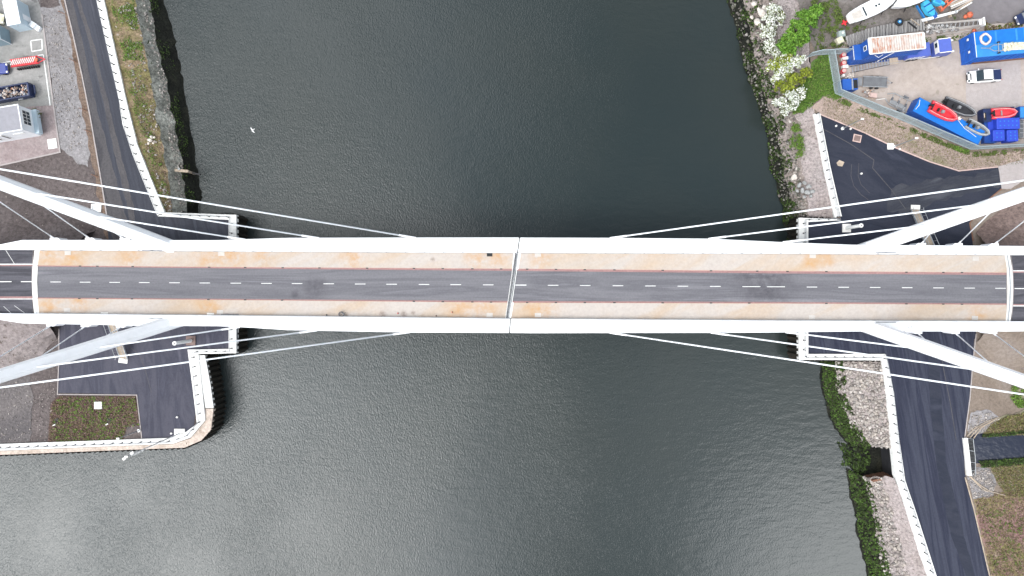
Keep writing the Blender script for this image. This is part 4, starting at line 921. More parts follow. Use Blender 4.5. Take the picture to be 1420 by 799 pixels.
# red slatted ramp section on the ground
r = thing('slatted_ramp', 'long red slatted steel ramp lying beside the dark blue car', 'ramp', at(35, 85, .9), 8)
part(r, 'deck', 'red_paint', lambda m: m.box((-.3, 0, .75), (4.6, 1.15, .14)))
for k in range(12): part(r, 'slat', 'panel_white', lambda m: m.box((-2.4 + k * .36, .1, .9), (.12, 1.1, .12), -32))
for s in (-1, 1): part(r, 'side_beam', 'red_paint', lambda m: m.box((-.2, s * .62, .78), (5.0, .12, .35)), .02)
for k in range(10): part(r, 'under_slat', 'black', lambda m: m.box((-1.8 + k * .4, -.98, .3), (.2, .35, .5), -20))
part(r, 'draw_bar', 'rib_red', lambda m: [m.tube([(2.3, .5, .75), (3.4, 0, .6)], .09, 6), m.tube([(2.3, -.5, .75), (3.4, 0, .6)], .09, 6)]); part(r, 'pivot_disc', 'orange_paint', lambda m: m.tube([(1.95, 0, .8), (1.95, 0, .98)], .32, 14))
def car(r, L, W, body, hh=1.45, pickup=False, roofmat=None):
    bs = [(-L / 2, .55, .8), (-L / 2 + .15, .35, 1.0), (-L * .3, .32, 1.02), (L * .2, .32, 1.0), (L * .42, .34, .88), (L / 2, .5, .66)]
    wd_ = [.86, .97, 1, 1, .97, .78]
    def sec(x, z0, z1, w): return [Vector((x, -w / 2, z0)), Vector((x, w / 2, z0)), Vector((x, w / 2, z1 - .12)), Vector((x, w / 2 - .14, z1)), Vector((x, -w / 2 + .14, z1)), Vector((x, -w / 2, z1 - .12))]
    part(r, 'body', body, lambda m: m.loft([sec(x, a, b_, W * k) for (x, a, b_), k in zip(bs, wd_)]), .05)
    c0, c1 = (-.05 * L, .26 * L) if pickup else (-.42 * L, .2 * L)
    if pickup: c0 = -.2 * L
    def cab(m, s=0):
        m.loft([[Vector((c0 + a * .25, -W * .44 + a * .1, .98 + a * (hh + .3 - .98))), Vector((c0 + a * .25, W * .44 - a * .1, .98 + a * (hh + .3 - .98))), Vector((c1 - a * .75, W * .44 - a * .1, .98 + a * (hh + .3 - .98))), Vector((c1 - a * .75, -W * .44 + a * .1, .98 + a * (hh + .3 - .98)))] for a in (0, .92)])
    part(r, 'windows', 'glass_dark', cab)
    part(r, 'roof', roofmat or body, lambda m: m.box(((c0 + c1 - .5) / 2, 0, hh + .27), (c1 - c0 - 1.15, W * .78, .08)), .03)
    for sx in (-.31, .33):
        for s in (-1, 1):
            part(r, 'wheel', 'rubber', lambda m: m.tube([(L * sx, s * (W / 2 - .2), .36), (L * sx, s * (W / 2 + .01), .36)], .36, 16))
    for s in (-1, 1):
        part(r, 'headlight', 'glass_dark' if pickup else 'panel_white', lambda m: m.box((L / 2 - .22, s * W * .33, .78), (.32, .34, .16), s * -15), .03)
        part(r, 'wing_mirror', body, lambda m: m.box((c1 - .35, s * (W / 2 + .08), 1.12), (.16, .26, .18)), .03)
        part(r, 'tail_light', 'rib_red', lambda m: m.box((-L / 2 + .03, s * W * .4, .8), (.08, .14, .34)))
    part(r, 'grille', 'dark_steel', lambda m: m.box((L / 2 - .03, 0, .58), (.12, W * .5, .26)))
    if pickup:
        part(r, 'cargo_bed_cover', 'navy_paint', lambda m: m.box((-.36 * L, 0, 1.04), (.22 * L, W * .84, .07)), .02)
        part(r, 'bonnet_vent', 'dark_steel', lambda m: m.box((L * .42, 0, .93), (.22, W * .55, .05)), .01)
r = thing('parked_car', 'dark blue car cut by the left picture edge beside the red ramp', 'car', at(-8, 95.5, .9), 4); car(r, 4.7, 1.95, 'car_blue')
r = thing('parked_car', 'cream vehicle at the left picture edge near the white cabin', 'car', at(-12, 24, .9), -8); car(r, 4.4, 1.9, 'cream')
# open skip full of rubbish
r = thing('skip', 'long open navy skip filled with pale rubble at the left edge', 'skip', at(12, 129, 1.2), 10)
part(r, 'floor', 'navy_paint', lambda m: m.box((0, 0, .35), (7.6, 2.2, .3)))
for s in (-1, 1): part(r, 'side_wall', 'navy_paint', lambda m: m.box((0, s * 1.12, .85), (7.7, .2, 1.4)), .03)
for s in (-1, 1): part(r, 'end_wall', 'navy_paint', lambda m: m.box((s * 3.75, 0, .85), (.3, 2.04, 1.4)), .03)
part(r, 'lifting_frame', 'navy_paint', lambda m: m.tube([(3.9, -.8, .3), (4.5, -.7, .9), (4.5, .7, .9), (3.9, .8, .3)], .12, 6)); part(r, 'ladder_step', 'galvanised', lambda m: m.box((1.6, -1.3, .7), (.9, .1, .1)))
o = rocks('rubble', [(random.uniform(-3.4, 3.4), random.uniform(-.9, .9), random.uniform(.8, 1.35)) for _ in range(150)], [random.uniform(.1, .34) for _ in range(150)], 'debris'); o.parent = r; o['kind'] = 'stuff'
# sticks along the road verge
for k, (x, y, a) in enumerate([(86, 18, -25), (101, 84, -30), (115, 152, -22), (122, 182, -20), (132, 244, -20)]):
    r = thing('rusty_stake', ['topmost', 'second from the top', 'third from the top', 'fourth from the top', 'lowest'][k] + ' rusty stake poking out of the brown verge by the left road', 'stake', P(x, y, .02), a, 'rusty stakes along the road verge'); part(r, 'shaft', 'rust_brown', lambda m: m.tube([(-.7, 0, .15), (.7, 0, .3)], .06, 5)); part(r, 'tip', 'rust_brown', lambda m: m.tube([(.7, 0, .3), (.95, .05, .32)], .06, 5, .02))
r = thing('timber_pier', 'small ruined timber pier stub at the foot of the upper left bank', 'pier', P(252, 238, -3), -5)
part(r, 'walkway', 'wood_pale', lambda m: m.box((-.1, 0, 1.1), (3.6, .5, .25)))
for k in range(3): part(r, 'pile', 'riprap_grey' if k == 1 else 'wood_pale', lambda m: m.tube([(-1.5 + k * 1.6, .25 * (k % 2), -2), (-1.5 + k * 1.6, .25 * (k % 2), 1.4)], .22, 8))
part(r, 'fender_beam', 'black', lambda m: m.box((2.2, -.1, -.2), (2.4, .3, .3), -8))
r = thing('washed_up_debris', 'pale broken slab on the grassy slope of the upper left bank', 'debris', P(209, 195, -.4), 30); o = rocks('fragment', [(0, 0, .2), (.5, .4, .2), (-.5, -.3, .15), (.2, -.7, .1), (.9, .1, .1)], [.55, .4, .35, .3, .25], 'riprap_pale'); o.parent = r
# gull over the river
r = thing('gull', 'white gull with spread wings over the river, upper left', 'bird', P(350.5, 180.5, 4), 215); r.scale = (.62, .62, .62)
part(r, 'body', 'white_paint', lambda m: m.loft([[Vector((x, math.cos(a) * w, math.sin(a) * w)) for a in (k * math.pi / 4 for k in range(8))] for x, w in ((-.42, .02), (-.3, .06), (-.05, .12), (.15, .11), (.26, .06), (.34, .075), (.42, .05), (.5, .012))]), smooth=True)
for s in (-1, 1): part(r, 'wing', 'white_paint', lambda m: m.loft([[Vector((x - .01, y * s, z)), Vector((x - c, y * s, z)), Vector((x - c / 2, y * s, z + .03))] for x, y, z, c in ((.16, .06, .05, .3), (.28, .4, .16, .28), (.16, .75, .12, .18), (-.05, 1.05, .04, .03))]))
part(r, 'tail', 'white_paint', lambda m: m.prism([(-.38, -.03), (-.62, -.12), (-.62, .12), (-.38, .03)], 0, .02)); part(r, 'beak', 'cream', lambda m: m.tube([(.5, 0, 0), (.58, 0, -.01)], .018, 5, .004))
# things lying on the bridge footway
r = thing('coiled_hose', 'dark coiled hose lying on the lower footway of the left bridge leaf', 'hose', P(474, 435, ZD + .06), 0)
part(r, 'coil', 'rubber_grey', lambda m: m.tube([(math.cos(a) * rr, math.sin(a) * rr, .06 + .02 * k) for k, (a, rr) in enumerate((i * .5, .22 + .028 * (i % 13)) for i in range(40))], .05, 5)); part(r, 'loose_end', 'rubber_grey', lambda m: m.tube([(.45, 0, .06), (.7, .2, .05)], .04, 5))
for k, (x, y, mm, lb) in enumerate([(453, 437, 'dark_steel', 'small dark scrap left of the coiled hose'), (552, 434.5, 'red_paint', 'small red tool on the lower footway left of the joint'), (319, 436.5, 'rubber_grey', 'long grey tarpaulin roll on the lower footway near the left mast'), (145, 435, 'panel_white', 'pale flat sheet on the lower footway near the left end'), (292, 436, 'panel_white', 'pale flat sheet on the lower footway beside the grey roll'), (605, 438, 'rust_brown', 'small brown scrap on the lower footway left of the joint'), (627, 433, 'orange_paint', 'small orange scrap on the lower footway left of the joint')]):
    r = thing('loose_item', lb, 'litter', P(x, y, ZD + .06), random.uniform(-20, 20) if k < 2 else 0)
    w = 3.0 if k == 2 else (1.2 if k in (3, 4) else .25); part(r, 'piece', mm, lambda m: m.tube([(-w / 2, 0, .08), (-w * .15, .06, .1), (w * .2, -.05, .08), (w / 2, .04, .08)], .11, 6) if k == 2 else m.box((0, 0, .04), (w, .5 if k in (3, 4) else .2, .07)), .01 if k != 2 else 0)
    if k not in (3, 4): part(r, 'strap', 'dark_steel', lambda m: m.box((w * .2, 0, .12), (.08, .3, .05)))

# ------------------------------------------------------------------ upper right boat yard
def container(name, label, top_px, base_z, h, L, W, rot, wall='blue_steel', roof='blue_light', group=None, ribs=True, cat='container', z_roof=None):
    zt = base_z + h; r = thing(name, label, cat, at(*top_px, zt, base_z), rot, group)
    def w_(m):
        # corrugated long sides
        n = int(L / .5); pts = []
        for i in range(n):
            for fr, d in ((.0, 0), (.35, 0), (.5, .07), (.85, .07)): pts.append((-L / 2 + .12 + (i + fr) * (L - .24) / n, W / 2 - .09 + d))
        pts.append((L / 2 - .12, W / 2 - .09)); k = len(pts)
        for s in (-1, 1): m.add([(x, s * y, .12) for x, y in pts] + [(x, s * y, h - .1) for x, y in pts], [(i, i + 1, k + i + 1, k + i) for i in range(k - 1)])
        m.box((-L / 2 + .06, 0, h / 2), (.06, W - .2, h - .2))
    part(r, 'side_panel', wall, w_)
    part(r, 'corner_frame', wall, lambda m: [m.box((sx * (L / 2 - .06), sy * (W / 2 - .06), h / 2), (.14, .14, h - .02)) for sx in (-1, 1) for sy in (-1, 1)] + [m.box((0, sy * (W / 2 - .05), z), (L - .26, .12, .14)) for sy in (-1, 1) for z in (.08, h - .09)])
    part(r, 'roof', roof, lambda m: m.box((0, 0, h - .03), (L - .04, W - .04, .1)), .02)
    d = part(r, 'door', wall, lambda m: [m.box((L / 2 - .02, s * W / 4, h / 2), (.06, W / 2 - .15, h - .3)) for s in (-1, 1)])
    mb = MB(); [mb.tube([(L / 2 + .03, y * W / 2, .15), (L / 2 + .03, y * W / 2, h - .15)], .03, 6) for y in (-.65, -.25, .25, .65)]; mb.build('locking_bar', 'galvanised', d)
    return r
# stacked cabins with the rusty roof
rt = 5.6
c1 = container('storage_container', 'lower blue container with a white seam, under the rusty-roofed one', (1224, 66), 0, 2.85, 11.2, 2.7, 6, wall='blue_mid', roof='blue_mid')
p0 = at(1243.5, 60.3, 5.7, 2.86); c1.location = (p0.x - .35 * math.cos(R(6)), p0.y - .35 * math.sin(R(6)), .03)
c2 = container('storage_container', 'upper blue container with a rusty white striped roof and small end window', (1243.5, 60.3), 2.86, 2.84, 9.5, 2.7, 6, wall='blue_mid', roof='rusty_roof')
wall_window(c2, 'white_paint', (-4.75, .1, 1.5), .75, .85, 180); part(c2, 'roof_edge', 'panel_white', lambda m: [m.box((0, s * 1.38, 2.86), (9.6, .14, .12)) for s in (-1, 1)] + [m.box((s * 4.74, 0, 2.862), (.32, 2.62, .118)) for s in (-1, 1)])
part(c1, 'seam_strip', 'panel_white', lambda m: m.box((-5.62, 0, 2.7), (.06, 2.5, .12)))
part(c2, 'awning_bar', 'panel_white', lambda m: [m.tube([(-3.6, -1.45, 2.2), (-3.0, -1.9, 2.2), (-2.2, -1.5, 2.2)], .05, 5), m.tube([(-.4, -1.4, 2.6), (-2.2, -2.0, .2)], .05, 5)])
L0 = c1.location
r = thing('staircase', 'grey open-tread staircase along the side of the stacked blue containers', 'staircase', L0 + Vector((-5.2 * math.cos(R(6)) + 2.2 * math.sin(R(6)), -5.2 * math.sin(R(6)) - 2.2 * math.cos(R(6)), 0)), 6)
for k in range(13): part(r, 'tread', 'galvanised', lambda m: m.box((.4 + k * .42, 0, .2 + k * .21), (.16, 1.05, .05)))
for s in (-1, 1): part(r, 'stringer', 'dark_steel', lambda m: m.tube([(0, s * .55, .05), (5.6, s * .55, 2.85)], .05, 5))
part(r, 'handrail', 'galvanised', lambda m: m.tube([(0, -.58, 1), (5.6, -.58, 3.8), (7, -.58, 3.8)], .035, 5)); part(r, 'landing', 'wood_pale', lambda m: m.box((6.4, 0, 2.85), (1.5, 1.1, .08)))
# the pair of tall blue containers at the right edge
ca = container('blue_container', 'upper of two joined blue containers, with a coil of rope on its roof', (1400, 49), 0, 4.1, 12.4, 2.3, 5.5, wall='blue_steel', roof='blue_light', group='pair of joined blue containers at the right edge')
cb2 = container('blue_container', 'lower of two joined blue containers, with a pale trailer frame on its roof', (1402, 66.3), 0, 4.1, 12.4, 2.3, 5.5, wall='blue_steel', roof='blue_pale', group='pair of joined blue containers at the right edge')
for c_ in (ca, cb2):
    part(c_, 'end_rib', 'blue_mid', lambda m: [m.box((-6.2, 0, .35 + k * .38), (.1, 2.1, .12)) for k in range(10)])
    part(c_, 'end_lamp', 'panel_white', lambda m: m.box((-6.3, .35, 2.6), (.14, .38, .38)), .03)
    part(c_, 'roof_edge', 'panel_white', lambda m: m.box((-6.12, 0, 4.1), (.1, 2.24, .08)))
part(cb2, 'rust_skirt', 'rust_brown', lambda m: m.box((1, -1.14, .5), (11, .08, .9)))
for x in (-2.4, 1.2, 2.6, 4.3): part(ca, 'roof_band', 'blue_pale', lambda m: m.box((x, 0, 4.13), (.35, 2.1, .02)))
rz = 4.16
r = thing('rope_coil', 'pale pinkish coil of rope on the roof of the upper joined container', 'rope', at(1366, 54.5, rz, rz), 0)
for k, rr in enumerate((.95, .8, .68)): part(r, 'strand', ('pink_board', 'panel_white', 'galvanised')[k], lambda m: m.tube([(rr * math.cos(a) * (1 + .06 * math.sin(5 * a + k)), rr * 1.0 * math.sin(a) * (1 + .07 * math.cos(4 * a)), .1 + .03 * k) for a in (i * math.pi / 14 for i in range(29))], .1, 5))
r = thing('trailer_frame', 'pale A-shaped launching trailer on the roof of the lower joined container', 'trailer', at(1378, 67, rz, rz), 3)
part(r, 'draw_bar', 'galvanised', lambda m: [m.tube([(-2.3, .1, .15), (-.9, 0, .15)], .07, 6), m.tube([(-.9, 0, .15), (-.1, .5, .15), (1.6, .55, .15)], .06, 6), m.tube([(-.9, 0, .15), (-.1, -.5, .15), (1.6, -.55, .15)], .06, 6)])
part(r, 'axle', 'galvanised', lambda m: [m.tube([(.7, -.85, .2), (.7, .85, .2)], .06, 6), m.tube([(1.4, -.6, .18), (1.4, .6, .18)], .05, 6)])
for s in (-1, 1): part(r, 'wheel', 'rubber', lambda m: m.tube([(.7, s * .85, .25), (.7, s * 1.0, .25)], .25, 12))
r = thing('folded_tarpaulin', 'crumpled cream tarpaulin on the roof of the lower joined container', 'tarpaulin', at(1406, 64.5, rz, rz), 3)
o = rocks('folds', [(random.uniform(-1.6, 1.6), random.uniform(-.5, .5), .12) for _ in range(26)], [random.uniform(.3, .5) for _ in range(26)], 'cream', .35); o.parent = r; part(r, 'sheet', 'cream', lambda m: m.box((0, 0, .08), (3.6, 1.3, .16)), .06)
# white pickup
r = thing('pickup_truck', 'white pickup truck with dark covered bed, parked on the pale slab', 'pickup truck', at(1367, 104.5, 1.2, .05), 184); car(r, 6.0, 2.15, 'white_paint', 1.5, True)
# lorry with striped side
r = thing('lorry', 'blue and white lorry with diagonal side stripes parked beside the stacked containers', 'lorry', at(1290, 67, 2.4), 7)
part(r, 'chassis', 'dark_steel', lambda m: m.box((0, 0, .7), (7.8, 1.5, .3)))
part(r, 'load_bed', 'violet_blue', lambda m: m.box((-1.9, 0, 1.5), (4.2, 2.4, 1.3)), .05); part(r, 'bed_cover', 'violet_blue', lambda m: m.box((-1.9, 0, 2.19), (3.9, 2.1, .08)), .02)
part(r, 'cab', 'violet_blue', lambda m: m.loft([[Vector((x, -1.25, .6)), Vector((x, 1.25, .6)), Vector((x, 1.25, z)), Vector((x, -1.25, z))] for x, z in ((1.1, 3.0), (3.3, 3.1), (3.75, 2.0), (3.85, 1.2))]), .06)
part(r, 'cab_trim', 'panel_white', lambda m: [m.box((2.2, s * 1.2, 3.12), (2.2, .12, .08)) for s in (-1, 1)] + [m.box((1.06, 0, 2.5), (.1, 2.2, 1.1))])
part(r, 'windscreen', 'glass_dark', lambda m: m.box((3.62, 0, 2.45), (.06, 2.1, .8), 0, -22)); part(r, 'rear_cab_window', 'glass_dark', lambda m: m.box((.99, .3, 2.55), (.05, .8, .6)))
for k in range(4): part(r, 'side_stripe', 'white_paint', lambda m: m.add([(-3.9 + k * .75, -1.215, .9), (-3.5 + k * .75, -1.215, .9), (-3.1 + k * .75, -1.215, 2.1), (-3.5 + k * .75, -1.215, 2.1), (-3.9 + k * .75, -1.235, .9), (-3.5 + k * .75, -1.235, .9), (-3.1 + k * .75, -1.235, 2.1), (-3.5 + k * .75, -1.235, 2.1)], [(0, 1, 2, 3), (7, 6, 5, 4), (0, 4, 5, 1), (1, 5, 6, 2), (2, 6, 7, 3), (3, 7, 4, 0)]))
part(r, 'side_stripe', 'white_paint', lambda m: m.box((.6, -1.3, 1.0), (3.4, .03, .35)))
for sx in (-2.9, -1.8, 2.7):
    for s in (-1, 1): part(r, 'wheel', 'rubber', lambda m: m.tube([(sx, s * .95, .5), (sx, s * 1.24, .5)], .5, 16))
part(r, 'mirror_arm', 'panel_white', lambda m: [m.box((3.9, s * .95, 2.2), (.5, .3, .4)) for s in (-1, 1)])
part(r, 'crane_hook', 'red_paint', lambda m: m.tube([(-3.2, .2, 2.3), (-2.6, .5, 2.5), (-2.3, .6, 2.4)], .12, 6))
# boats on the hard
def yacht(label, tip_px, rot, L, W, cockpit=True):
    r = thing('sailing_yacht', label, 'boat', at(*tip_px, 2.0), rot, 'white yachts laid up at the top of the yard')
    prof = [(-.5, .34), (-.42, .40), (-.25, .47), (0, .5), (.2, .45), (.35, .31), (.45, .13), (.5, .02)]
    def sec(x, w, dz): w *= W; return [Vector((x * L, -w * .25, .5 + dz)), Vector((x * L, w * .25, .5 + dz)), Vector((x * L, w * .85, 1.0 + dz * .4)), Vector((x * L, w, 2.0)), Vector((x * L, -w, 2.0)), Vector((x * L, -w * .85, 1.0 + dz * .4))]
    part(r, 'hull', 'boat_white', lambda m: m.loft([sec(x, w, abs(x) * 1.0) for x, w in prof]), smooth=False)
    part(r, 'coachroof', 'boat_white', lambda m: m.loft([[Vector((x * L, -w * W, 2.0)), Vector((x * L, w * W, 2.0)), Vector((x * L, w * W * .8, 2.0 + h)), Vector((x * L, -w * W * .8, 2.0 + h))] for x, w, h in ((-.12, .28, .38), (.1, .28, .36), (.27, .12, .15))]), .04)
    part(r, 'keel', 'navy_paint', lambda m: m.box((0, 0, .3), (L * .25, .3, .7)))
    if cockpit:
        part(r, 'cockpit', 'boat_beige', lambda m: m.box((-.35 * L, 0, 2.0), (L * .2, W * .46, .06)), .02); part(r, 'companionway', 'glass_dark', lambda m: m.box((-.2 * L, 0, 2.1), (.22, W * .62, .14)))
        for s in (-1, 1): part(r, 'bench', 'boat_white', lambda m: m.box((-.36 * L, s * W * .3, 2.1), (L * .22, W * .1, .2)), .03)
    for k, (x, y) in enumerate(((.02, 0), (.08, 0), (.0, .12), (.06, -.16))): part(r, 'deck_hatch', 'glass_dark' if k < 2 else 'galvanised', lambda m: m.box((x * L, y * W, 2.42), (.34, .34 if k < 2 else .08, .06)), .01)
    for s in (-1, 1):
        for x in (-.25, .2): part(r, 'cradle_leg', 'dark_steel', lambda m: m.tube([(x * L, s * W * .55, 0), (x * L, s * W * .4, 1.0)], .06, 6))
    for s in (-1, 1): part(r, 'toe_rail', 'galvanised', lambda m: m.tube([(x * L, s * w * W, 2.05) for x, w in prof], .035, 4))
    return r
yacht('white yacht with a square stern and beige cockpit at the top of the yard', (1212, 10), 25, 9.4, 2.75)
yacht('white yacht with its pointed bow towards the square-sterned yacht', (1270, -5), 204, 8.8, 2.6, False)
r = thing('boat_trailer', 'red trailer drawbar poking out behind the square-sterned yacht', 'trailer', P(1173, 31, .05), 30)
part(r, 'draw_bar', 'red_paint', lambda m: m.box((0, 0, .5), (2.2, .3, .22)), .02); part(r, 'cross_beam', 'red_paint', lambda m: m.box((-.6, 0, .52), (.3, 1.0, .2)), .02)
for s in (-1, 1): part(r, 'wheel', 'rubber', lambda m: m.tube([(.8, s * .5, .35), (.8, s * .72, .35)], .35, 12))
part(r, 'jockey_post', 'panel_white', lambda m: m.tube([(1.0, 0, .4), (1.5, 0, 1.2)], .1, 6))
r = thing('covered_dinghy', 'turquoise dinghy on end with straps, beside the pointed yacht', 'dinghy', at(1290, 11, 1.4), -58)
part(r, 'hull', 'turquoise', lambda m: m.loft([[Vector((x, -w, .5)), Vector((x, w, .5)), Vector((x, w * .8, 1.3)), Vector((x, -w * .8, 1.3))] for x, w in ((-1.6, .5), (-.8, .85), (.6, .85), (1.5, .25))]), .08)
part(r, 'strap', 'blue_dark', lambda m: [m.box((x, 0, 1.33), (.22, 1.5, .06)) for x in (-.7, .5)]); part(r, 'engine', 'blue_mid', lambda m: m.box((1.7, .1, .9), (.7, .7, .8)), .08)
part(r, 'cradle', 'blue_pale', lambda m: [m.box((0, s * 1.1, .3), (3.4, .14, .5)) for s in (-1, 1)])
r = thing('covered_dinghy', 'small turquoise dinghy at the top edge above the orange frame', 'dinghy', at(1303, 2, 1.2), -20)
part(r, 'hull', 'turquoise', lambda m: m.loft([[Vector((x, -w, .3)), Vector((x, w, .3)), Vector((x, w * .8, 1.1)), Vector((x, -w * .8, 1.1))] for x, w in ((-1.1, .5), (0, .6), (1.1, .2))]), .06); part(r, 'cover', 'blue_pale', lambda m: m.box((-.2, 0, 1.12), (1.1, .5, .06)))
# timber jetty section laid ashore
r = thing('timber_jetty', 'long curved grey plank jetty section laid ashore above the rusty roof', 'jetty', at(1228, 42, 1.0), 0)
jl = [(1176, 58), (1190, 53), (1206, 47.5), (1230, 42), (1255, 37.5), (1280, 34)]; jw = 1.02; jp = resample([P(x, y, 1.0) for x, y in jl], 34)
deck_parts = []
for i, p in enumerate(jp):
    q_ = jp[min(i + 1, 33)] - jp[max(i - 1, 0)]; a = math.degrees(math.atan2(q_.y, q_.x)); 
    c = p - r.location; part(r, 'plank', 'weathered_planks', lambda m: m.box((c.x, c.y, 1.0 + random.uniform(-.03, .03)), (.37, 2.05 + random.uniform(-.12, .12), .09), a + random.uniform(-2, 2)))
for s in (-1, 1): part(r, 'bearer', 'dark_steel', lambda m: m.tube([p - r.location + Vector((0, s * .8, -.15)) for p in jp], .13, 4))
r = thing('tractor_tyre', 'dark tyre with a bright blue hub lying on the plank jetty', 'tyre', at(1247, 30.5, 1.3, 1.08), 0)
part(r, 'tyre', 'rubber', lambda m: [m.tube([(.52 * math.cos(a), .52 * math.sin(a), .25) for a in (i * math.pi / 12 for i in range(25))], .22, 8)], smooth=True); part(r, 'hub', 'tyre_blue', lambda m: m.tube([(0, 0, .1), (0, 0, .4)], .3, 12)); part(r, 'hub_cap', 'panel_white', lambda m: m.tube([(0, 0, .4), (0, 0, .44)], .1, 8))
r = thing('timber_crate_frame', 'dark open timber frame on the right end of the plank jetty', 'frame', at(1267, 33, 1.3, 1.08), -38)
for s in (-1, 1): part(r, 'side_rail', 'wood_pale' if s > 0 else 'dark_steel', lambda m: m.box((0, s * .35, .2), (1.9, .12, .3)))
for k in range(4): part(r, 'slat', 'weathered_planks', lambda m: m.box((-.7 + k * .45, 0, .3), (.2, .8, .06)))
# masts, truss gangway and scrap lying on the ground
r = thing('yacht_mast', 'long white mast lying on trestles right of the pointed yacht', 'mast', at(1305, 22, 1.0), 14)
part(r, 'spar', 'white_paint', lambda m: m.tube([(-3.6, 0, .95), (3.0, .05, 1.0)], .3, 8, .22)); part(r, 'mast_head', 'galvanised', lambda m: [m.box((3.3, .2, 1.0), (.8, .16, .16), 25), m.box((2.6, 0, 1.2), (.3, .6, .1))])
for x in (-2.5, 2): part(r, 'trestle', 'wood_pale', lambda m: m.box((x, 0, .35), (.2, 1.0, .7)))
r = thing('truss_gangway', 'pale steel truss gangway lying above the blue containers', 'gangway', at(1328, 34, .9), 6)
for s in (-1, 1):
    for z in (.3, .9): part(r, 'chord', 'boat_beige', lambda m: m.tube([(-4.6, s * (.75 - .1 * (z > .5)), z), (4.6, s * .5, z)], .09, 6))
part(r, 'lattice', 'galvanised', lambda m: [m.tube([(-4.4 + k * .8, -.65, .3), (-4.0 + k * .8, .6, .9)], .035, 4) for k in range(11)] + [m.tube([(-4.4 + k * .8, .65, .9), (-4.0 + k * .8, -.6, .3)], .035, 4) for k in range(11)])
part(r, 'end_plate', 'boat_white', lambda m: [m.box((4.7, 0, .7), (.25, 1.5, .9)), m.box((4.1, 0, .9), (.5, 1.2, .1))], .03)
part(r, 'side_frame', 'boat_beige', lambda m: [m.tube([(-3.5, -1.3, .2), (4.0, -1.0, .2)], .08, 5), m.tube([(4.0, -1.0, .2), (4.5, -.6, .4)], .08, 5)])
o = rocks('scrap_heap', [p + Vector((0, 0, .1)) for p in scatter([(1281, 33), (1310, 36), (1330, 38), (1328, 43), (1300, 47), (1282, 50)], 150, .05, .5)], [random.uniform(.08, .32) for _ in range(150)], 'scrap'); fix(o, 'heap of grey metal scrap beneath the truss gangway', 'scrap', kind='stuff')
o = rocks('rubbish_heap', [p for p in scatter([(1362, 26), (1372, 33), (1380, 37), (1420, 29), (1440, 30), (1400, 41), (1365, 44)], 150, .02, .4)], [random.uniform(.08, .3) for _ in range(150)], 'tuft_mixed'); fix(o, 'strip of mixed rubbish and weeds behind the joined blue containers', 'rubbish', kind='stuff')
def buoy(label, px, py, rr, mat='orange_paint', h=.6, z=0):
    r = thing('mooring_buoy', label, 'buoy', at(px, py, h, z), 0); part(r, 'float', mat, lambda m: m.ball((0, 0, rr), rr, 14, 9), smooth=True); part(r, 'shackle', 'rust_brown', lambda m: m.tube([(0, 0, 2 * rr - .03), (0, .05, 2 * rr + .18)], .08, 6)); part(r, 'band', 'rust_brown', lambda m: m.tube([(rr * math.cos(a), rr * math.sin(a), rr) for a in (i * math.pi / 8 for i in range(17))], .05, 4))
buoy('large faded orange buoy between the white mast and the truss gangway', 1345, 20.5, .55); buoy('small rusty orange buoy at the corner of the joined blue containers', 1352, 42.5, .38)
buoy('smaller faded orange buoy touching the large orange buoy', 1340, 22.5, .36)
r = thing('lifting_frame', 'orange angular lifting frame at the top edge of the yard', 'frame', at(1315, 6, 1.0), 30)
for k, (a, b_) in enumerate((((-1.2, -.4, .3), (1.3, .3, .9)), ((-1.2, .4, .3), (1.2, .8, .9)), ((-.9, -.5, .3), (-.9, .6, .5)), ((.4, -.2, .6), (.3, .9, .7)))): part(r, 'beam', 'orange_paint', lambda m: m.tube([a, b_], .16, 4))
part(r, 'foot', 'rust_brown', lambda m: m.box((-1.2, 0, .15), (.5, 1.2, .3)))
r = thing('board_stack', 'stack of long pale boards at the top edge right of the orange frame', 'boards', at(1333, 4, .6), 28)
for k in range(6): part(r, 'board', ['panel_white', 'wood_pale', 'boat_beige'][k % 3], lambda m: m.box((random.uniform(-.5, .5), -.9 + k * .34, .3 + .08 * (k % 3)), (4.2 + random.uniform(-.8, .8), .24, .1), random.uniform(-5, 5)))
r = thing('parked_car', 'dark blue car at the right picture edge above the joined containers', 'car', at(1425, 22, .9), 205); car(r, 4.4, 1.9, 'navy_paint')
for k, (x, y, mt, a, lb) in enumerate([(1168.5, 46, 'green_glass', 10, 'pale green square tank at the left end of the plank jetty'), (1166, 55, 'cream', 25, 'cream square tank at the left end of the plank jetty')]):
    r = thing('water_tank', lb, 'tank', at(x, y, 1.1), a); part(r, 'tank', mt, lambda m: m.box((0, 0, .5), (1.15, 1.1, 1.0)), .08); part(r, 'cap', 'panel_white', lambda m: m.tube([(.1, .1, 1.0), (.1, .1, 1.08)], .18, 10)); part(r, 'cage', 'galvanised', lambda m: [m.box((0, 0, z), (1.22, 1.17, .04)) for z in (.2, .7)])
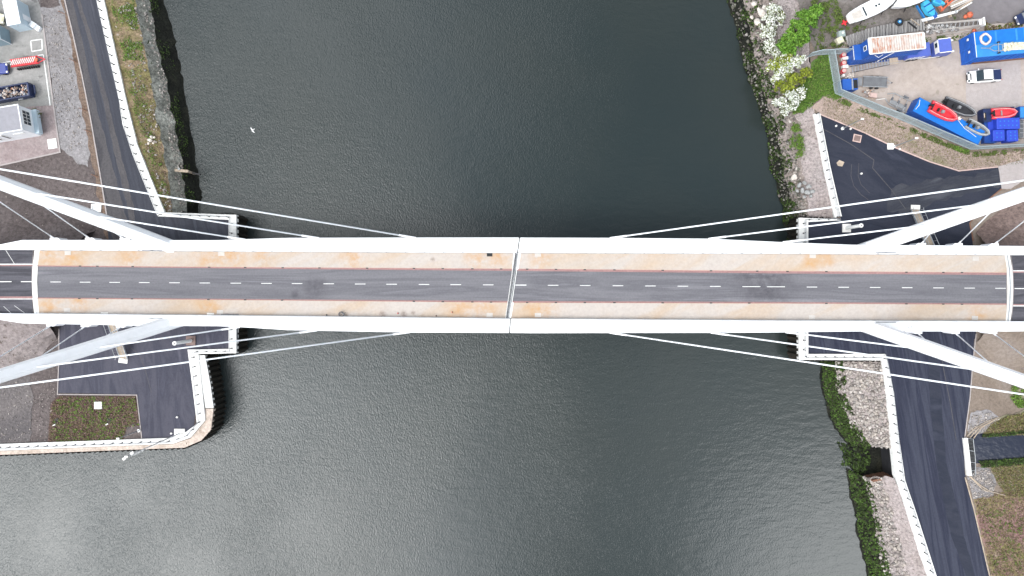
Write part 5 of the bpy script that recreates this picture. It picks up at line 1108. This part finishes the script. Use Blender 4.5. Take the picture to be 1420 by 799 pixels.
# drums and boxes by the left end of the containers
for k, (x, y, mt) in enumerate([(1170.5, 76, 'rib_red'), (1170.5, 87, 'rib_red'), (1170.5, 98, 'rib_red')]):
    r = thing('red_drum', ['topmost', 'middle', 'lowest'][k] + ' of the three dull red drums inside the fence left of the blue containers', 'drum', at(x, y, .8), 0, 'red drums by the fence')
    part(r, 'drum', 'rib_red', lambda m: m.tube([(0, 0, 0), (0, 0, .8)], .42, 14)); part(r, 'lid', 'pink_board', lambda m: m.tube([(0, 0, .8), (0, 0, .83)], .34, 14)); part(r, 'hoop', 'galvanised', lambda m: m.tube([(0, 0, .38), (0, 0, .42)], .44, 14))
for k, (x, y) in enumerate([(1172.5, 80.5), (1172.5, 92)]):
    r = thing('white_box', ['upper', 'lower'][k] + ' white box between the red drums inside the fence', 'box', at(x, y, .7), 4, 'white boxes between the red drums'); part(r, 'box', 'plastic_white', lambda m: m.box((0, 0, .33), (.95, .5, .66)), .05); part(r, 'lid', 'panel_white', lambda m: m.box((0, 0, .68), (1.0, .55, .06)), .02)
r = thing('white_barrel', 'small round white barrel beside the pale rubble by the fence', 'barrel', at(1170, 104.5, .7)); part(r, 'barrel', 'plastic_white', lambda m: m.tube([(0, 0, 0), (0, 0, .7)], .26, 12)); part(r, 'lid', 'panel_white', lambda m: m.tube([(0, 0, .7), (0, 0, .74)], .2, 12))
o = rocks('rubble_pile', scatter([(1171, 110), (1177, 103), (1184, 102), (1184, 106), (1176, 111)], 45, .1, .5), [random.uniform(.12, .3) for _ in range(45)], 'riprap_pale'); fix(o, 'small pile of pale rubble beside the white barrel', 'rubble', kind='stuff')
r = thing('small_container', 'small blue container with a pale frame in the fence corner', 'container', at(1179, 117, 1.9), 3)
part(r, 'body', 'blue_mid', lambda m: m.box((0, 0, .9), (2.6, 1.9, 1.8)), .03); part(r, 'roof', 'blue_mid', lambda m: m.box((0, 0, 1.85), (2.7, 2.0, .08))); part(r, 'post_frame', 'galvanised', lambda m: [m.box((.35, s * .95, 1.95), (.2, .12, .2)) for s in (-1, 1)] + [m.box((.35, 0, 1.95), (.2, 1.8, .2))]); part(r, 'grille', 'black', lambda m: m.box((.95, 0, 1.9), (.7, 1.5, .06)))
r = thing('flat_trailer', 'low grey mesh-decked trailer on the tan yard', 'trailer', at(1213, 113.5, .8), -2)
part(r, 'deck', 'rubber_grey', lambda m: m.box((.1, 0, .7), (4.2, 1.65, .08))); part(r, 'deck_rib', 'rubber_grey_light', lambda m: [m.box((-1.9 + k * .2, 0, .75), (.05, 1.6, .03)) for k in range(20)])
for s in (-1, 1): part(r, 'side_rail', 'galvanised', lambda m: m.box((.1, s * .88, .78), (4.5, .12, .22)), .01)
for s in (-1, 1):
    for x in (-.4, .6): part(r, 'wheel', 'rubber', lambda m: m.tube([(x, s * .95, .33), (x, s * 1.12, .33)], .33, 12))
part(r, 'ramp', 'rubber_grey_light', lambda m: m.box((-2.6, 0, .6), (1.0, 1.5, .06), 0, 8)); part(r, 'draw_bar', 'galvanised', lambda m: [m.tube([(2.3, .5, .6), (3.1, 0, .55)], .05, 5), m.tube([(2.3, -.5, .6), (3.1, 0, .55)], .05, 5)]); part(r, 'hitch', 'dark_steel', lambda m: m.ball((3.2, 0, .55), .12, 8, 5))
r = thing('pallet_box', 'pinkish wooden box beside the grey mesh-decked trailer', 'box', at(1212, 132, .7), -8); part(r, 'box', 'pink_board', lambda m: m.box((0, 0, .35), (1.2, .8, .6)), .02); part(r, 'pallet', 'wood_pale', lambda m: m.box((0, 0, .04), (1.4, 1.0, .1)))
o = rocks('debris_pile', scatter([(1195, 128), (1204, 124), (1212, 126), (1206, 133), (1198, 135)], 50, .05, .4), [random.uniform(.1, .3) for _ in range(50)], 'debris'); fix(o, 'loose pinkish debris between the fence and the grey trailer', 'debris', kind='stuff')
r = thing('boat_trailer', 'grey galvanised boat trailer with bent rails beside the fence', 'trailer', at(1248, 142, .7), -26)
for s in (-1, 1): part(r, 'side_rail', 'galvanised', lambda m: m.tube([(-2.6, s * .45, .5), (-1.6, s * 1.1, .55), (2.0, s * 1.1, .6), (3.2, s * .9, .5)], .08, 6))
part(r, 'cross_member', 'galvanised', lambda m: [m.tube([(x, -1.1, .5), (x, 1.1, .5)], .06, 5) for x in (-1.5, -.2, 1.2, 2.4)]); part(r, 'roller', 'rubber_grey', lambda m: [m.box((x, 0, .62), (.3, .5, .18)) for x in (-1.5, -.2, 1.2)])
part(r, 'deck_panel', 'rubber_grey_light', lambda m: m.box((0, -.45, .5), (3.2, .8, .06))); part(r, 'draw_bar', 'panel_white', lambda m: m.tube([(-2.6, -.45, .5), (-4.0, -1.4, .5)], .06, 5))
for s in (-1, 1): part(r, 'wheel', 'rubber', lambda m: m.tube([(.6, s * 1.2, .35), (.6, s * 1.42, .35)], .35, 12)); part(r, 'mudguard', 'rubber_grey', lambda m: m.box((.6, s * 1.32, .76), (.95, .3, .05)))
# long blue container by the fence, inflatables on and around it
lc = container('long_container', 'long light blue container lying along the fence with boats on it', (1316, 168), 0, 2.5, 13.0, 2.7, -27.5, wall='blue_mid', roof='blue_light')
part(lc, 'roof_rail', 'panel_white', lambda m: m.tube([(-6.3, .9, 2.56), (-6.0, 0, 2.56), (-6.2, -.9, 2.56)], .05, 5)); part(lc, 'rope_line', 'panel_white', lambda m: m.tube([(1.2, .9, 2.56), (3.0, .1, 2.56), (5.5, -.3, 2.56)], .04, 5))
def rib(label, px, py, z, rot, L, W, tube_m, floor_m, nm='inflatable_boat', console=True, tr=.24):
    r = thing(nm, label, 'inflatable boat', at(px, py, z + .5, z), rot, 'inflatable boats in the yard')
    outl = [(-.5, .36), (-.45, .40), (-.1, .42), (.18, .38), (.38, .22), (.47, .0)]
    pts = [(x * L, y * W, .35 + (.12 if x > .3 else 0)) for x, y in outl] + [(x * L, -y * W, .35 + (.12 if x > .3 else 0)) for x, y in outl[-2::-1]]
    part(r, 'air_tube', tube_m, lambda m: m.tube(pts, tr, 10), smooth=True)
    part(r, 'floor', floor_m, lambda m: m.prism([(x * L, y * W * .9) for x, y in outl] + [(x * L, -y * W * .9) for x, y in outl[-2::-1]], .1, .26))
    part(r, 'transom', 'dark_steel', lambda m: m.box((-.42 * L, 0, .42), (.12, W * .62, .5)))
    part(r, 'outboard_motor', 'black', lambda m: [m.box((-.52 * L, 0, .75), (.45, .34, .4)), m.box((-.53 * L, 0, .35), (.18, .14, .7))], .05)
    if console: part(r, 'console', 'rubber_grey_light', lambda m: m.box((-.05 * L, 0, .55), (.5, .5, .6)), .06); part(r, 'seat', 'black', lambda m: m.box((-.2 * L, 0, .42), (.35, .6, .3)), .05)
    else: part(r, 'seat', 'rubber_grey_light', lambda m: m.box((-.1 * L, 0, .4), (.25, W * .62, .08)), .02)
    part(r, 'grab_line', 'panel_white', lambda m: m.tube([(p[0], p[1] * 1.02, p[2] + tr) for p in pts[1:-1]], .025, 4))
    return r
rib('bright red inflatable boat lying on the long light blue container', 1309, 156, 2.56, -27, 5.2, 2.1, 'rib_red', 'red_paint', tr=.33)
rib('dark grey inflatable boat on the ground behind the long blue container', 1332, 150, .1, -22, 6.2, 2.3, 'rubber_grey', 'dark_steel')
rib('light grey inflatable boat on the lower end of the long blue container', 1357, 178, 2.2, -28, 4.4, 1.9, 'rubber_grey_light', 'rubber_grey')
rib('red inflatable boat lying on dark crates above the blue plastic blocks', 1393, 156.5, 1.4, 4, 4.4, 1.75, 'rib_red', 'rib_red', console=False, tr=.3)
buoy('white ball buoy at the bow of the bright red inflatable', 1331, 164, .33, 'plastic_white', 3.0, 2.56)
r = thing('dark_crate', 'dark open crate under the red inflatable near the blue plastic blocks', 'crate', at(1386, 157, 1.4), 4); part(r, 'crate', 'navy_paint', lambda m: m.box((0, 0, .65), (5.6, 2.0, 1.3)), .04); part(r, 'lid_rib', 'dark_steel', lambda m: [m.box((x, 0, 1.32), (.1, 1.9, .05)) for x in (-2, -1, 0, 1, 2)])
r = thing('dark_crate', 'tall navy crate left of the blue plastic blocks', 'crate', at(1369.5, 160, 1.7), 3); part(r, 'crate', 'navy_paint', lambda m: m.box((0, 0, .85), (1.4, 2.2, 1.7)), .04); part(r, 'gap', 'black', lambda m: m.box((-.45, -.2, 1.71), (.4, 1.4, .03))); part(r, 'board', 'wood_pale', lambda m: m.box((-.6, 0, 1.74), (.16, .8, .05)))
r = thing('blue_crate', 'deep blue crate under and left of the blue plastic blocks', 'crate', at(1374, 181, 1.1), 1); part(r, 'crate', 'blue_dark', lambda m: m.box((0, 0, .5), (2.2, 4.4, 1.0)), .05); part(r, 'lid', 'cube_blue', lambda m: m.box((.1, .6, 1.03), (1.2, 2.6, .08)), .02)
for k, (x, y, w, d, nx, ny, z, lb) in enumerate([(1398.5, 171, 4.1, 2.0, 5, 2, 2.0, 'largest bright blue plastic float block, below the red inflatable'), (1385.5, 187.5, 2.1, 2.0, 2, 2, 1.7, 'left of the two smaller bright blue float blocks'), (1404.5, 188, 2.0, 2.1, 2, 3, 1.7, 'right of the two smaller bright blue float blocks')]):
    r = thing('float_block', lb, 'float block', at(x, y, z), 1 + k, 'bright blue plastic float blocks'); part(r, 'block', 'cube_blue', lambda m: m.box((0, 0, z / 2), (w, d, z)), .12)
    for i in range(nx):
        for j in range(ny): part(r, 'stud', 'blue_pale', lambda m: m.tube([((i - (nx - 1) / 2) * w / (nx + .6), (j - (ny - 1) / 2) * d / (ny + .6), z), ((i - (nx - 1) / 2) * w / (nx + .6), (j - (ny - 1) / 2) * d / (ny + .6), z + .05)], .11, 8))
r = thing('grey_cage', 'grey wire cage at the right picture edge beside the blue float blocks', 'cage', at(1419, 178, 1.5), 0); part(r, 'frame', 'galvanised', lambda m: [m.box((x, y, .75), (.08, .08, 1.5)) for x in (-.5, .5) for y in (-1.6, 1.6)] + [m.box((0, y, 1.5), (1.1, .07, .07)) for y in (-1.6, -.8, 0, .8, 1.6)]); part(r, 'contents', 'rubber_grey', lambda m: m.box((0, 0, .5), (.9, 3.0, 1.0)), .05)
r = thing('blue_crate', 'dark blue crate at the right picture edge above the grey cage', 'crate', at(1419, 156, 1.2), 0); part(r, 'crate', 'blue_dark', lambda m: m.box((0, 0, .6), (1.3, 2.2, 1.2)), .05); part(r, 'lid', 'blue_pale', lambda m: m.box((0, 0, 1.22), (1.1, 1.9, .05)), .02)

# palisade fence round the yard: posts, rails and pales
def fence(label, line, h=2.8, ph=2.75):
    r = thing('security_fence', label, 'fence', P(*line[0], .03)); pts = [P(x, y, .03) for x, y in line]; d = [0]
    for a, c in zip(pts, pts[1:]): d.append(d[-1] + (c - a).length)
    mb = MB()
    for zz in (.35, h - .08): mb.tube([p + Vector((0, 0, zz)) for p in pts], .075, 5)
    mb.build('rail', 'fence_steel', r, world=True)
    mb = MB(); n = int(d[-1] / .085); k = 0
    for i in range(n):
        t = i * .085
        while k < len(d) - 2 and d[k + 1] < t: k += 1
        p = pts[k].lerp(pts[k + 1], (t - d[k]) / (d[k + 1] - d[k])); dr = (pts[k + 1] - pts[k]).normalized() * .027
        mb.add([p - dr, p + dr, p + dr + Vector((0, 0, h)), p - dr + Vector((0, 0, h))], [(0, 1, 2, 3)])
    for j in range(int(h / .5)):
        mb.tube([p + Vector((0, 0, .3 + j * .5)) for p in pts], .015, 4)
    mb.build('mesh_panel', 'fence_steel', r, world=True)
    m = max(2, int(d[-1] / ph) + 1); k = 0
    for i in range(m + 1):
        t = d[-1] * i / m
        while k < len(d) - 2 and d[k + 1] < t: k += 1
        p = pts[k].lerp(pts[k + 1], (t - d[k]) / (d[k + 1] - d[k])); mb = MB(); mb.box((p.x, p.y, h / 2), (.12, .12, h)); mb.build('post', 'fence_steel', r, world=True)
    return r
fence('grey mesh security fence between the tan yard and the dry grass bank', [(1148, 76), (1157, 130), (1220, 156), (1240, 163), (1345, 207.5), (1420, 203.5), (1520, 199)])
fence('short grey mesh fence running left from the yard corner to the bushes', [(1118, 80), (1132, 76.5), (1147.5, 76)])
fence('short grey mesh fence running right from the yard corner to the blue containers', [(1148.5, 75.5), (1177, 75)], 2.8)

# culvert headwall, timber edging of the ditch
r = thing('headwall', 'white concrete headwall with a mesh guard over the dark ditch', 'headwall', P(1343, 632, .08)); band('wall', [(1336.5, 608), (1339, 632), (1342, 660)], [(1342, 607.5), (1345, 632), (1348, 660)], -.5, .5, 'coping_concrete', r)
gx_ = [(1342.5, 608), (1349.5, 609), (1352.5, 634), (1353, 659), (1347.5, 659)]
mb = MB(); q_ = [P(x, y, .55) for x, y in gx_]; mb.tube(q_, .06, 5); mb.tube([P(1344.5, 625, .55), P(1351, 626, .55)], .05, 5); mb.tube([P(1346, 641, .55), P(1352.6, 642, .55)], .05, 5); mb.tube([P(1347, 653, .55), P(1353, 652, .55)], .05, 5); mb.build('guard_frame', 'galvanised', r, world=True)
mb = MB()
for k in range(26):
    y = 609 + k * 1.95; mb.tube([P(1342.5 + (y - 608) * .095, y, .53), P(1349.8 + (y - 608) * .07, y + .4, .53)], .012, 4)
mb.build('guard_mesh', 'galvanised', r, world=True)
band('channel', [(1342.5, 607.5), (1345.3, 632), (1348, 660)], [(1350, 607.5), (1352.5, 632), (1353, 660)], .0, .1, 'black', r)
for k, (pts_, lb) in enumerate([([(1341, 605), (1352, 594), (1368, 585), (1384, 579)], 'pale timber pole curving along the bank above the ditch, leftmost'), ([(1345, 607), (1358, 593), (1374, 585), (1386, 578)], 'pale timber pole curving along the bank above the ditch, middle'), ([(1350, 608), (1362, 592), (1378, 584)], 'pale timber pole curving along the bank above the ditch, lowest'),
                   ([(1346, 661), (1358, 672), (1372, 681), (1386, 685), (1394, 687)], 'thin pale timber pole curving through the rubble below the ditch'), ([(1344, 660), (1352, 668), (1362, 678), (1370, 682)], 'second pale timber pole in the rubble below the ditch')]):
    r = thing('timber_pole', lb, 'pole', P(*pts_[0], .1), 0, 'timber poles beside the ditch'); mb = MB(); mb.tube([P(x, y, .22) for x, y in pts_], .1, 6, .06); mb.build('pole', 'wood_pale', r, world=True); mb = MB(); mb.box(P(*pts_[1], .12), (.2, .2, .25)); mb.build('peg', 'rust_brown', r, world=True)
r = thing('timber_shuttering', 'rusty brown shuttering at the lower side of the culvert mouth', 'shuttering', P(1222, 662, WZ))
for k in range(5):
    mb = MB(); p = P(1210 + k * 8, 664.5 - k * 1.6, -2.6); mb.box((p.x, p.y, -3.2), (.9, .35, 3.2), 10); mb.build('board', 'rust_brown', r, world=True)

# ------------------------------------------------------------------ rocks and plants
def on_strip(s, n, u0=0, u1=1, v0=0, v1=1, lift=0.05, jit=.1, clump=0):
    out = []
    while len(out) < n:
        u = random.uniform(u0, u1); v = random.uniform(v0, v1); p = s.pt(u, v)
        if clump and hashn(p.x * clump, p.y * clump, 1) + random.gauss(0, .3) < 0: continue
        p = p + Vector((0, 0, lift + random.uniform(0, jit))); out.append(p)
    return out
def sz(n, a, b_, pw=2.2): return [a + (b_ - a) * random.random() ** pw for _ in range(n)]
def stuff(o, label=None, cat=None): return fix(o, label, cat, kind='stuff')
n = 2600; stuff(rocks('bank_rocks', [p for p in on_strip(sS2, n, 0, 1, .0, .95) ], sz(n, .07, .42, 1.8), 'riprap'), 'pale broken stones on the bank north of the culvert mouth', 'rocks')
n = 4200; stuff(rocks('bank_rocks', on_strip(sS4, n, .0, 1, .0, .55), sz(n, .08, .42, 1.8), 'riprap'), 'pale broken stones on the bank south of the culvert mouth', 'rocks')
n = 800; stuff(rocks('bank_rocks', on_strip(sE2, n, .18, 1, .3, .95, clump=.35), sz(n, .08, .38), 'riprap'), 'scattered broken stones on the upper right river bank', 'rocks')
n = 1500; stuff(rocks('bank_rocks', on_strip(sE2, n, .18, 1, .0, .8), sz(n, .1, .42), 'riprap_wet'), 'dark stones on the upper right river bank', 'rocks')
n = 900; stuff(rocks('bank_rocks', on_strip(sE1, n, .18, 1, .1, 1), sz(n, .12, .4), 'riprap_wet'), 'wet stones at the foot of the upper right river bank', 'rocks')
n = 900; stuff(rocks('bank_rocks', on_strip(sW2, n, .25, 1, .5, 1.0), sz(n, .06, .3), 'riprap'), 'small stones on the upper left stone bank', 'rocks')
n = 520; stuff(rocks('bank_rocks', on_strip(sW1, n, .6, 1, .35, 1.0, clump=.6), sz(n, .05, .28), 'riprap'), 'stones and rubbish scattered in the grass of the upper left bank', 'rocks')
for k, (x, y, s_, a) in enumerate([(1060, 12, .75, 20), (1056, 19, .9, 5), (1050, 31, .8, -40), (1042, 25, .6, 0), (1052, 15, .5, 60), (1045, 6, .5, 10)]):
    o = rocks('stone_slab', [(0, 0, 0)], [s_], 'riprap_pale', .35); o.location = P(x, y, -1.6) + Vector((0, 0, .3)); o.rotation_euler = (0, 0, R(a))
    fix(o, ['highest', 'long', 'largest lower', 'leftmost', 'small middle', 'smallest upper'][k] + ' pale stone slab beside the white blossom at the upper right bank', 'rock', 'pale stone slabs on the upper right bank')
for k, (x, y, s_) in enumerate([(1108, 257, .5), (1115, 254, .45), (1121, 259, .55), (1112, 264, .5), (1119, 267, .5), (1126, 266, .45), (1105, 265, .4), (1124, 272, .42), (1101, 246, .7), (1115, 273, .38)]):
    o = rocks('boulder', [(0, 0, 0)], [s_], 'riprap_grey' if k != 8 else 'riprap_pale', .7, 2); o.location = P(x, y, -.6) + Vector((0, 0, .15)); o['label'] = 'grey rounded boulder in the cluster on the gravel bank by the long coping' if k != 8 else 'large pale boulder beside the grey boulder cluster'
    fix(o, None, 'boulder', 'boulders on the gravel bank')
# seaweed bands
n = 5200; stuff(leaves('seaweed', on_strip(sS1, n, 0, 1, .15, 1, .05, .3), .22, 'seaweed_green', 1.2, .8), 'dark green seaweed band on the bank north of the culvert', 'seaweed')
n = 1300; stuff(leaves('seaweed', on_strip(sS2, n, 0, 1, 0, .16, .1, .35, 1.1), .22, 'seaweed_green', 1.2, .8), 'green weed creeping up the stones north of the culvert', 'seaweed')
n = 8500; stuff(leaves('seaweed', on_strip(sS3, n, 0, .9, .1, 1, .05, .3), .22, 'seaweed_green', 1.2, .8), 'dark green seaweed band on the bank south of the culvert', 'seaweed')
n = 1500; stuff(leaves('seaweed', on_strip(sS4, n, 0, .8, 0, .13, .1, .35, 1.1), .22, 'seaweed_green', 1.2, .8), 'green weed creeping up the stones south of the culvert', 'seaweed')
n = 6500; stuff(leaves('seaweed', on_strip(sE1, n, .15, 1, .0, 1, .05, .25, .8), .2, 'seaweed', 1.2, .8), 'dark seaweed on the foot of the upper right bank', 'seaweed')
n = 2600; stuff(leaves('seaweed', on_strip(sE2, n, .35, 1, .0, .45, .1, .3, .7), .2, 'seaweed_green', 1.2, .8), 'green weed among the stones of the upper right bank', 'seaweed')
n = 900; stuff(leaves('seaweed', scatter([(1176, 616), (1205, 616), (1206, 640), (1198, 660), (1184, 652), (1172, 640)], n, WZ + .15, .2, 3), .25, 'seaweed', 1.2, .8), 'dark weed in the culvert mouth', 'seaweed')
o = leaves('seaweed', scatter([(1160, 612), (1178, 618), (1180, 646), (1166, 646), (1170, 630)], 260, WZ + .03, .12, 6), .2, 'seaweed', 1.4, .8); stuff(o, 'loose dark weed drifting off the culvert mouth', 'seaweed')
n = 2400; stuff(leaves('seaweed', on_strip(sW3, n, .2, 1, .0, .6, .05, .15, .6), .13, 'seaweed', 1.2, .8), 'dark weed on the muddy foot of the upper left bank', 'seaweed')
# grass and ground plants
n = 700; stuff(leaves('grass', on_strip(sW1, n, .74, .88, .2, .8, .03, .35, .8), .15, 'weed_green', .6, .35), 'thinning green grass in the middle of the upper left slope', 'grass')
n = 4600; stuff(leaves('grass', on_strip(sW1, n, .5, .75, .22, .95, .03, .35, .6), .17, 'weed_green', .6, .35), 'green grass and weeds on the upper left slope', 'grass')
n = 800; stuff(leaves('ground_cover', on_strip(sW1, n * 3, .78, 1, .3, 1, .03, .2), .12, 'tuft_brown', .6, .35), 'brown dead stalks low on the upper left slope', 'ground cover')
n = 800; stuff(leaves('grass', on_strip(sW1, n, .78, 1, .15, .8, .03, .35, .9), .15, 'weed_green', .6, .35), 'thin green weeds low on the upper left slope', 'grass')
n = 5200; stuff(leaves('grass', on_strip(sW1, n, .2, 1, .03, 1, .03, .2), .13, 'tuft_mixed', .6, .35), 'dry grass on the upper left slope', 'grass')
stuff(leaves('ground_cover', scatter([(83, 550), (187, 550), (194, 590), (175, 593), (172, 608), (120, 612), (68, 613), (72, 560)], 6500, .05, .2), .13, 'tuft_brown', .8, .6), 'low brown and green planting in the flower bed', 'ground cover')
stuff(leaves('ground_cover', scatter([(83, 550), (187, 550), (194, 590), (175, 593), (172, 608), (120, 612), (72, 613), (75, 560)], 1400, .1, .25, 2.2), .15, 'weed_green', .8, .6), 'bright green clumps in the flower bed', 'ground cover')
stuff(leaves('grass', scatter([(1116, 112), (1135, 78), (1150, 76), (1158, 128), (1172, 133), (1158, 140), (1140, 134), (1118, 154), (1098, 160), (1098, 130)], 4200, .04, .4), .16, 'weed_green', .8, .4), 'bright green grass outside the left fence corner', 'grass')
stuff(leaves('grass', scatter([(1098, 170), (1108, 168), (1112, 190), (1116, 215), (1100, 222), (1094, 205), (1092, 195)], 1500, -1.0, .8, 2), .16, 'weed_green', .8, .4), 'bright green plants on the gravel bank left of the long coping', 'grass')
stuff(leaves('grass', scatter([(1165, 136), (1250, 172), (1345, 211), (1420, 207), (1420, 213), (1350, 218), (1300, 200), (1220, 165), (1160, 142)], 1800, .03, .35, 1.5), .17, 'tuft_green', .6, .4), 'green grass along the foot of the yard fence', 'grass')
stuff(leaves('grass', scatter([(1318, 200), (1345, 210), (1338, 214), (1322, 208)], 500, .03, .4), .17, 'weed_green', .6, .4), 'bright green grass patch at the lower fence corner', 'grass')
stuff(leaves('grass', scatter([(1142, 136), (1250, 170), (1345, 214), (1430, 208), (1430, 226), (1330, 236), (1200, 186), (1140, 160)], 4200, .03, .15), .12, 'tuft_mixed', .6, .35), 'dry grass on the bank between the fence and tarmac', 'grass')
stuff(leaves('grass', scatter([(1120, 0), (1160, 0), (1175, 40), (1165, 66), (1128, 70), (1140, 30)], 1800, .03, .4, 2), .2, 'tuft_green', .6, .4), 'rough grass at the top of the yard left of the yachts', 'grass')
stuff(leaves('grass', scatter([(1165, 40), (1220, 30), (1180, 50), (1290, 52), (1365, 44), (1350, 56), (1280, 60), (1160, 66)], 900, .03, .4, 2), .2, 'tuft_green', .6, .4), 'green weeds along the plank jetty', 'grass')
stuff(leaves('grass', scatter([(1374, 588), (1396, 577), (1430, 570), (1430, 602), (1374, 605), (1362, 603)], 3200, .1, .3), .18, 'tuft_mixed', .6, .4), 'rough grass on the upper lip of the ditch', 'grass')
stuff(leaves('grass', scatter([(1362, 602), (1430, 596), (1430, 601), (1362, 606)], 1100, .1, .4), .2, 'seaweed_green', .8, .5), 'dark weeds hanging over the upper edge of the ditch water', 'weeds')
stuff(leaves('grass', scatter([(1357, 639), (1430, 634), (1430, 643), (1360, 648)], 1300, .1, .4), .2, 'seaweed_green', .8, .5), 'dark weeds along the lower edge of the ditch water', 'weeds')
stuff(leaves('grass', scatter([(1372, 646), (1430, 640), (1430, 690), (1396, 688), (1384, 672)], 3200, .1, .3), .18, 'tuft_mixed', .6, .4), 'rough grass on the lower side of the ditch', 'grass')
stuff(leaves('grass', scatter([(1403, 534), (1430, 530), (1430, 562), (1412, 566), (1400, 552)], 900, .06, .5, 2), .18, 'weed_green', .6, .5), 'bright green weeds at the right edge above the ditch', 'grass')
stuff(leaves('ground_cover', scatter([(1351, 692), (1385, 684), (1430, 676), (1430, 799), (1374, 799)], 5200, .02, .25), .16, 'tuft_brown', .7, .45), 'reddish weeds on the ground at the lower right corner', 'ground cover')
stuff(leaves('ground_cover', scatter([(1358, 700), (1400, 690), (1430, 720), (1430, 799), (1378, 799)], 900, .02, .3, 2.4), .18, 'tuft_green', .7, .45), 'green patches among the reddish weeds at the lower right corner', 'ground cover')
stuff(rocks('rubble', scatter([(1342, 664), (1352, 650), (1372, 652), (1380, 672), (1376, 686), (1350, 690)], 500, .05, .1), sz(500, .06, .2), 'riprap'), 'grey rubble beside the road below the ditch', 'rubble')
stuff(rocks('rubble', scatter([(1348, 574), (1372, 572), (1386, 582), (1370, 598), (1342, 605)], 350, .05, .1), sz(350, .06, .2), 'riprap'), 'grey rubble beside the road above the ditch', 'rubble')
stuff(rocks('rubble', scatter([(0, 462), (28, 448), (60, 452), (78, 470), (60, 500), (0, 530)], 420, .8, .5), sz(420, .04, .13), 'riprap'), 'small stones on the lower left approach bank', 'rubble')
stuff(rocks('rubble', scatter([(0, 535), (70, 520), (78, 545), (66, 610), (0, 622)], 420, .03, .1), sz(420, .04, .14), 'riprap'), 'small stones on the ground left of the flower bed', 'rubble')
stuff(rocks('rubble', scatter([(62, 25), (82, 12), (100, 90), (120, 215), (100, 214), (78, 160)], 500, .02, .08), sz(500, .04, .16), 'riprap'), 'small stones on the grey strip beside the left road', 'rubble')

def shrub(name, label, cat, blobs, mats, n, size, group=None, stemz=0):
    """blobs: (px, py, radius m, height m); a short branching stem under a crown of separate leaf clumps"""
    cx, cy = blobs[0][0], blobs[0][1]; r = thing(name, label, cat, P(cx, cy, stemz), 0, group); pts = [[] for _ in mats]; br = MB(); L = r.location
    tot = sum(b_[2] ** 2 for b_ in blobs)
    for (px, py, rad, h) in blobs:
        c = at(px, py, h + stemz, stemz); br.tube([Vector((0, 0, .0)), (Vector((c.x, c.y, stemz + h * .4)) - L) * .7 + Vector((0, 0, h * .12)), Vector((c.x, c.y, stemz + h * .8)) - L], .12, 6, .03)
        nb = int(n * rad * rad / tot); k = max(6, int(rad * rad * 9))
        cl = []
        for _ in range(k):
            a = random.uniform(0, 6.283); rr = rad * math.sqrt(random.random()) * 1.0; zz = h * (1 - .55 * (rr / rad) ** 2) * random.uniform(.8, 1.08)
            cl.append((c.x + rr * math.cos(a), c.y + rr * math.sin(a), stemz + zz, random.uniform(.22, .5)))
            br.tube([Vector((c.x, c.y, stemz + h * .45)) - L, Vector((cl[-1][0], cl[-1][1], cl[-1][2] - .1)) - L], .035, 4, .012)
        for _ in range(nb):
            q = random.choice(cl); s_ = q[3]
            v_ = Vector((random.gauss(0, s_ * .55), random.gauss(0, s_ * .55), random.gauss(0, s_ * .45))); mi = 0 if random.random() < .72 or len(mats) == 1 else 1
            pts[mi].append(Vector((q[0], q[1], q[2])) + v_)
    br.build('stem', 'bark', r)
    for k, mt in enumerate(mats):
        if pts[k]: leaves('crown' if k == 0 else 'undergrowth', pts[k], size, mt, .7, .75, r)
shrub('green_tree', 'large bright green tree between the white blossom and the fence', 'tree', [(1112, 38, 2.0, 5), (1126, 22, 1.9, 5), (1104, 52, 1.9, 4.6), (1136, 14, 1.3, 4), (1096, 62, 1.5, 4), (1118, 50, 1.3, 4)], ['leaf_bright'], 11000, .185)
shrub('blossom_bush', 'tall white blossoming bush at the top, left of the green tree', 'bush', [(1070, 26, 1.5, 3.4), (1076, 14, 1.4, 3.2), (1068, 42, 1.3, 3), (1084, 22, .9, 2.6)], ['blossom', 'leaf_olive'], 3300, .17, 'white blossoming bushes', -.6)
shrub('blossom_bush', 'narrow white blossoming bush below left of the green tree', 'bush', [(1071, 60, 1.0, 2.6), (1076, 72, .8, 2.4), (1066, 68, .7, 2)], ['blossom', 'leaf_olive'], 1500, .16, 'white blossoming bushes', -.6)
shrub('blossom_bush', 'white blossoming bush between the two yellow-green bushes', 'bush', [(1092, 92, 1.3, 3), (1106, 84, 1.1, 3), (1082, 104, 1.0, 2.6), (1114, 80, .6, 2.4)], ['blossom', 'leaf_yellow'], 2600, .17, 'white blossoming bushes', -.3)
shrub('blossom_bush', 'lowest and roundest white blossoming bush above the gravel', 'bush', [(1098, 136, 1.7, 3.2), (1110, 128, 1.3, 3), (1085, 143, 1.1, 2.6), (1094, 147, 1.0, 2.4)], ['blossom', 'leaf_olive'], 3400, .17, 'white blossoming bushes', -.3)
shrub('yellow_bush', 'yellow-green bush below the white blossom, beside the fence grass', 'bush', [(1104, 110, 1.5, 3), (1120, 101, 1.2, 2.8), (1090, 119, 1.3, 2.8)], ['leaf_yellow', 'leaf_olive'], 3300, .19, 'yellow-green bushes')
shrub('yellow_bush', 'smaller yellow-green bush at the foot of the green tree', 'bush', [(1081, 84, 1.2, 2.6), (1072, 92, 1.0, 2.4), (1094, 78, 1.0, 2.8)], ['leaf_yellow', 'blossom'], 2200, .18, 'yellow-green bushes', -.3)
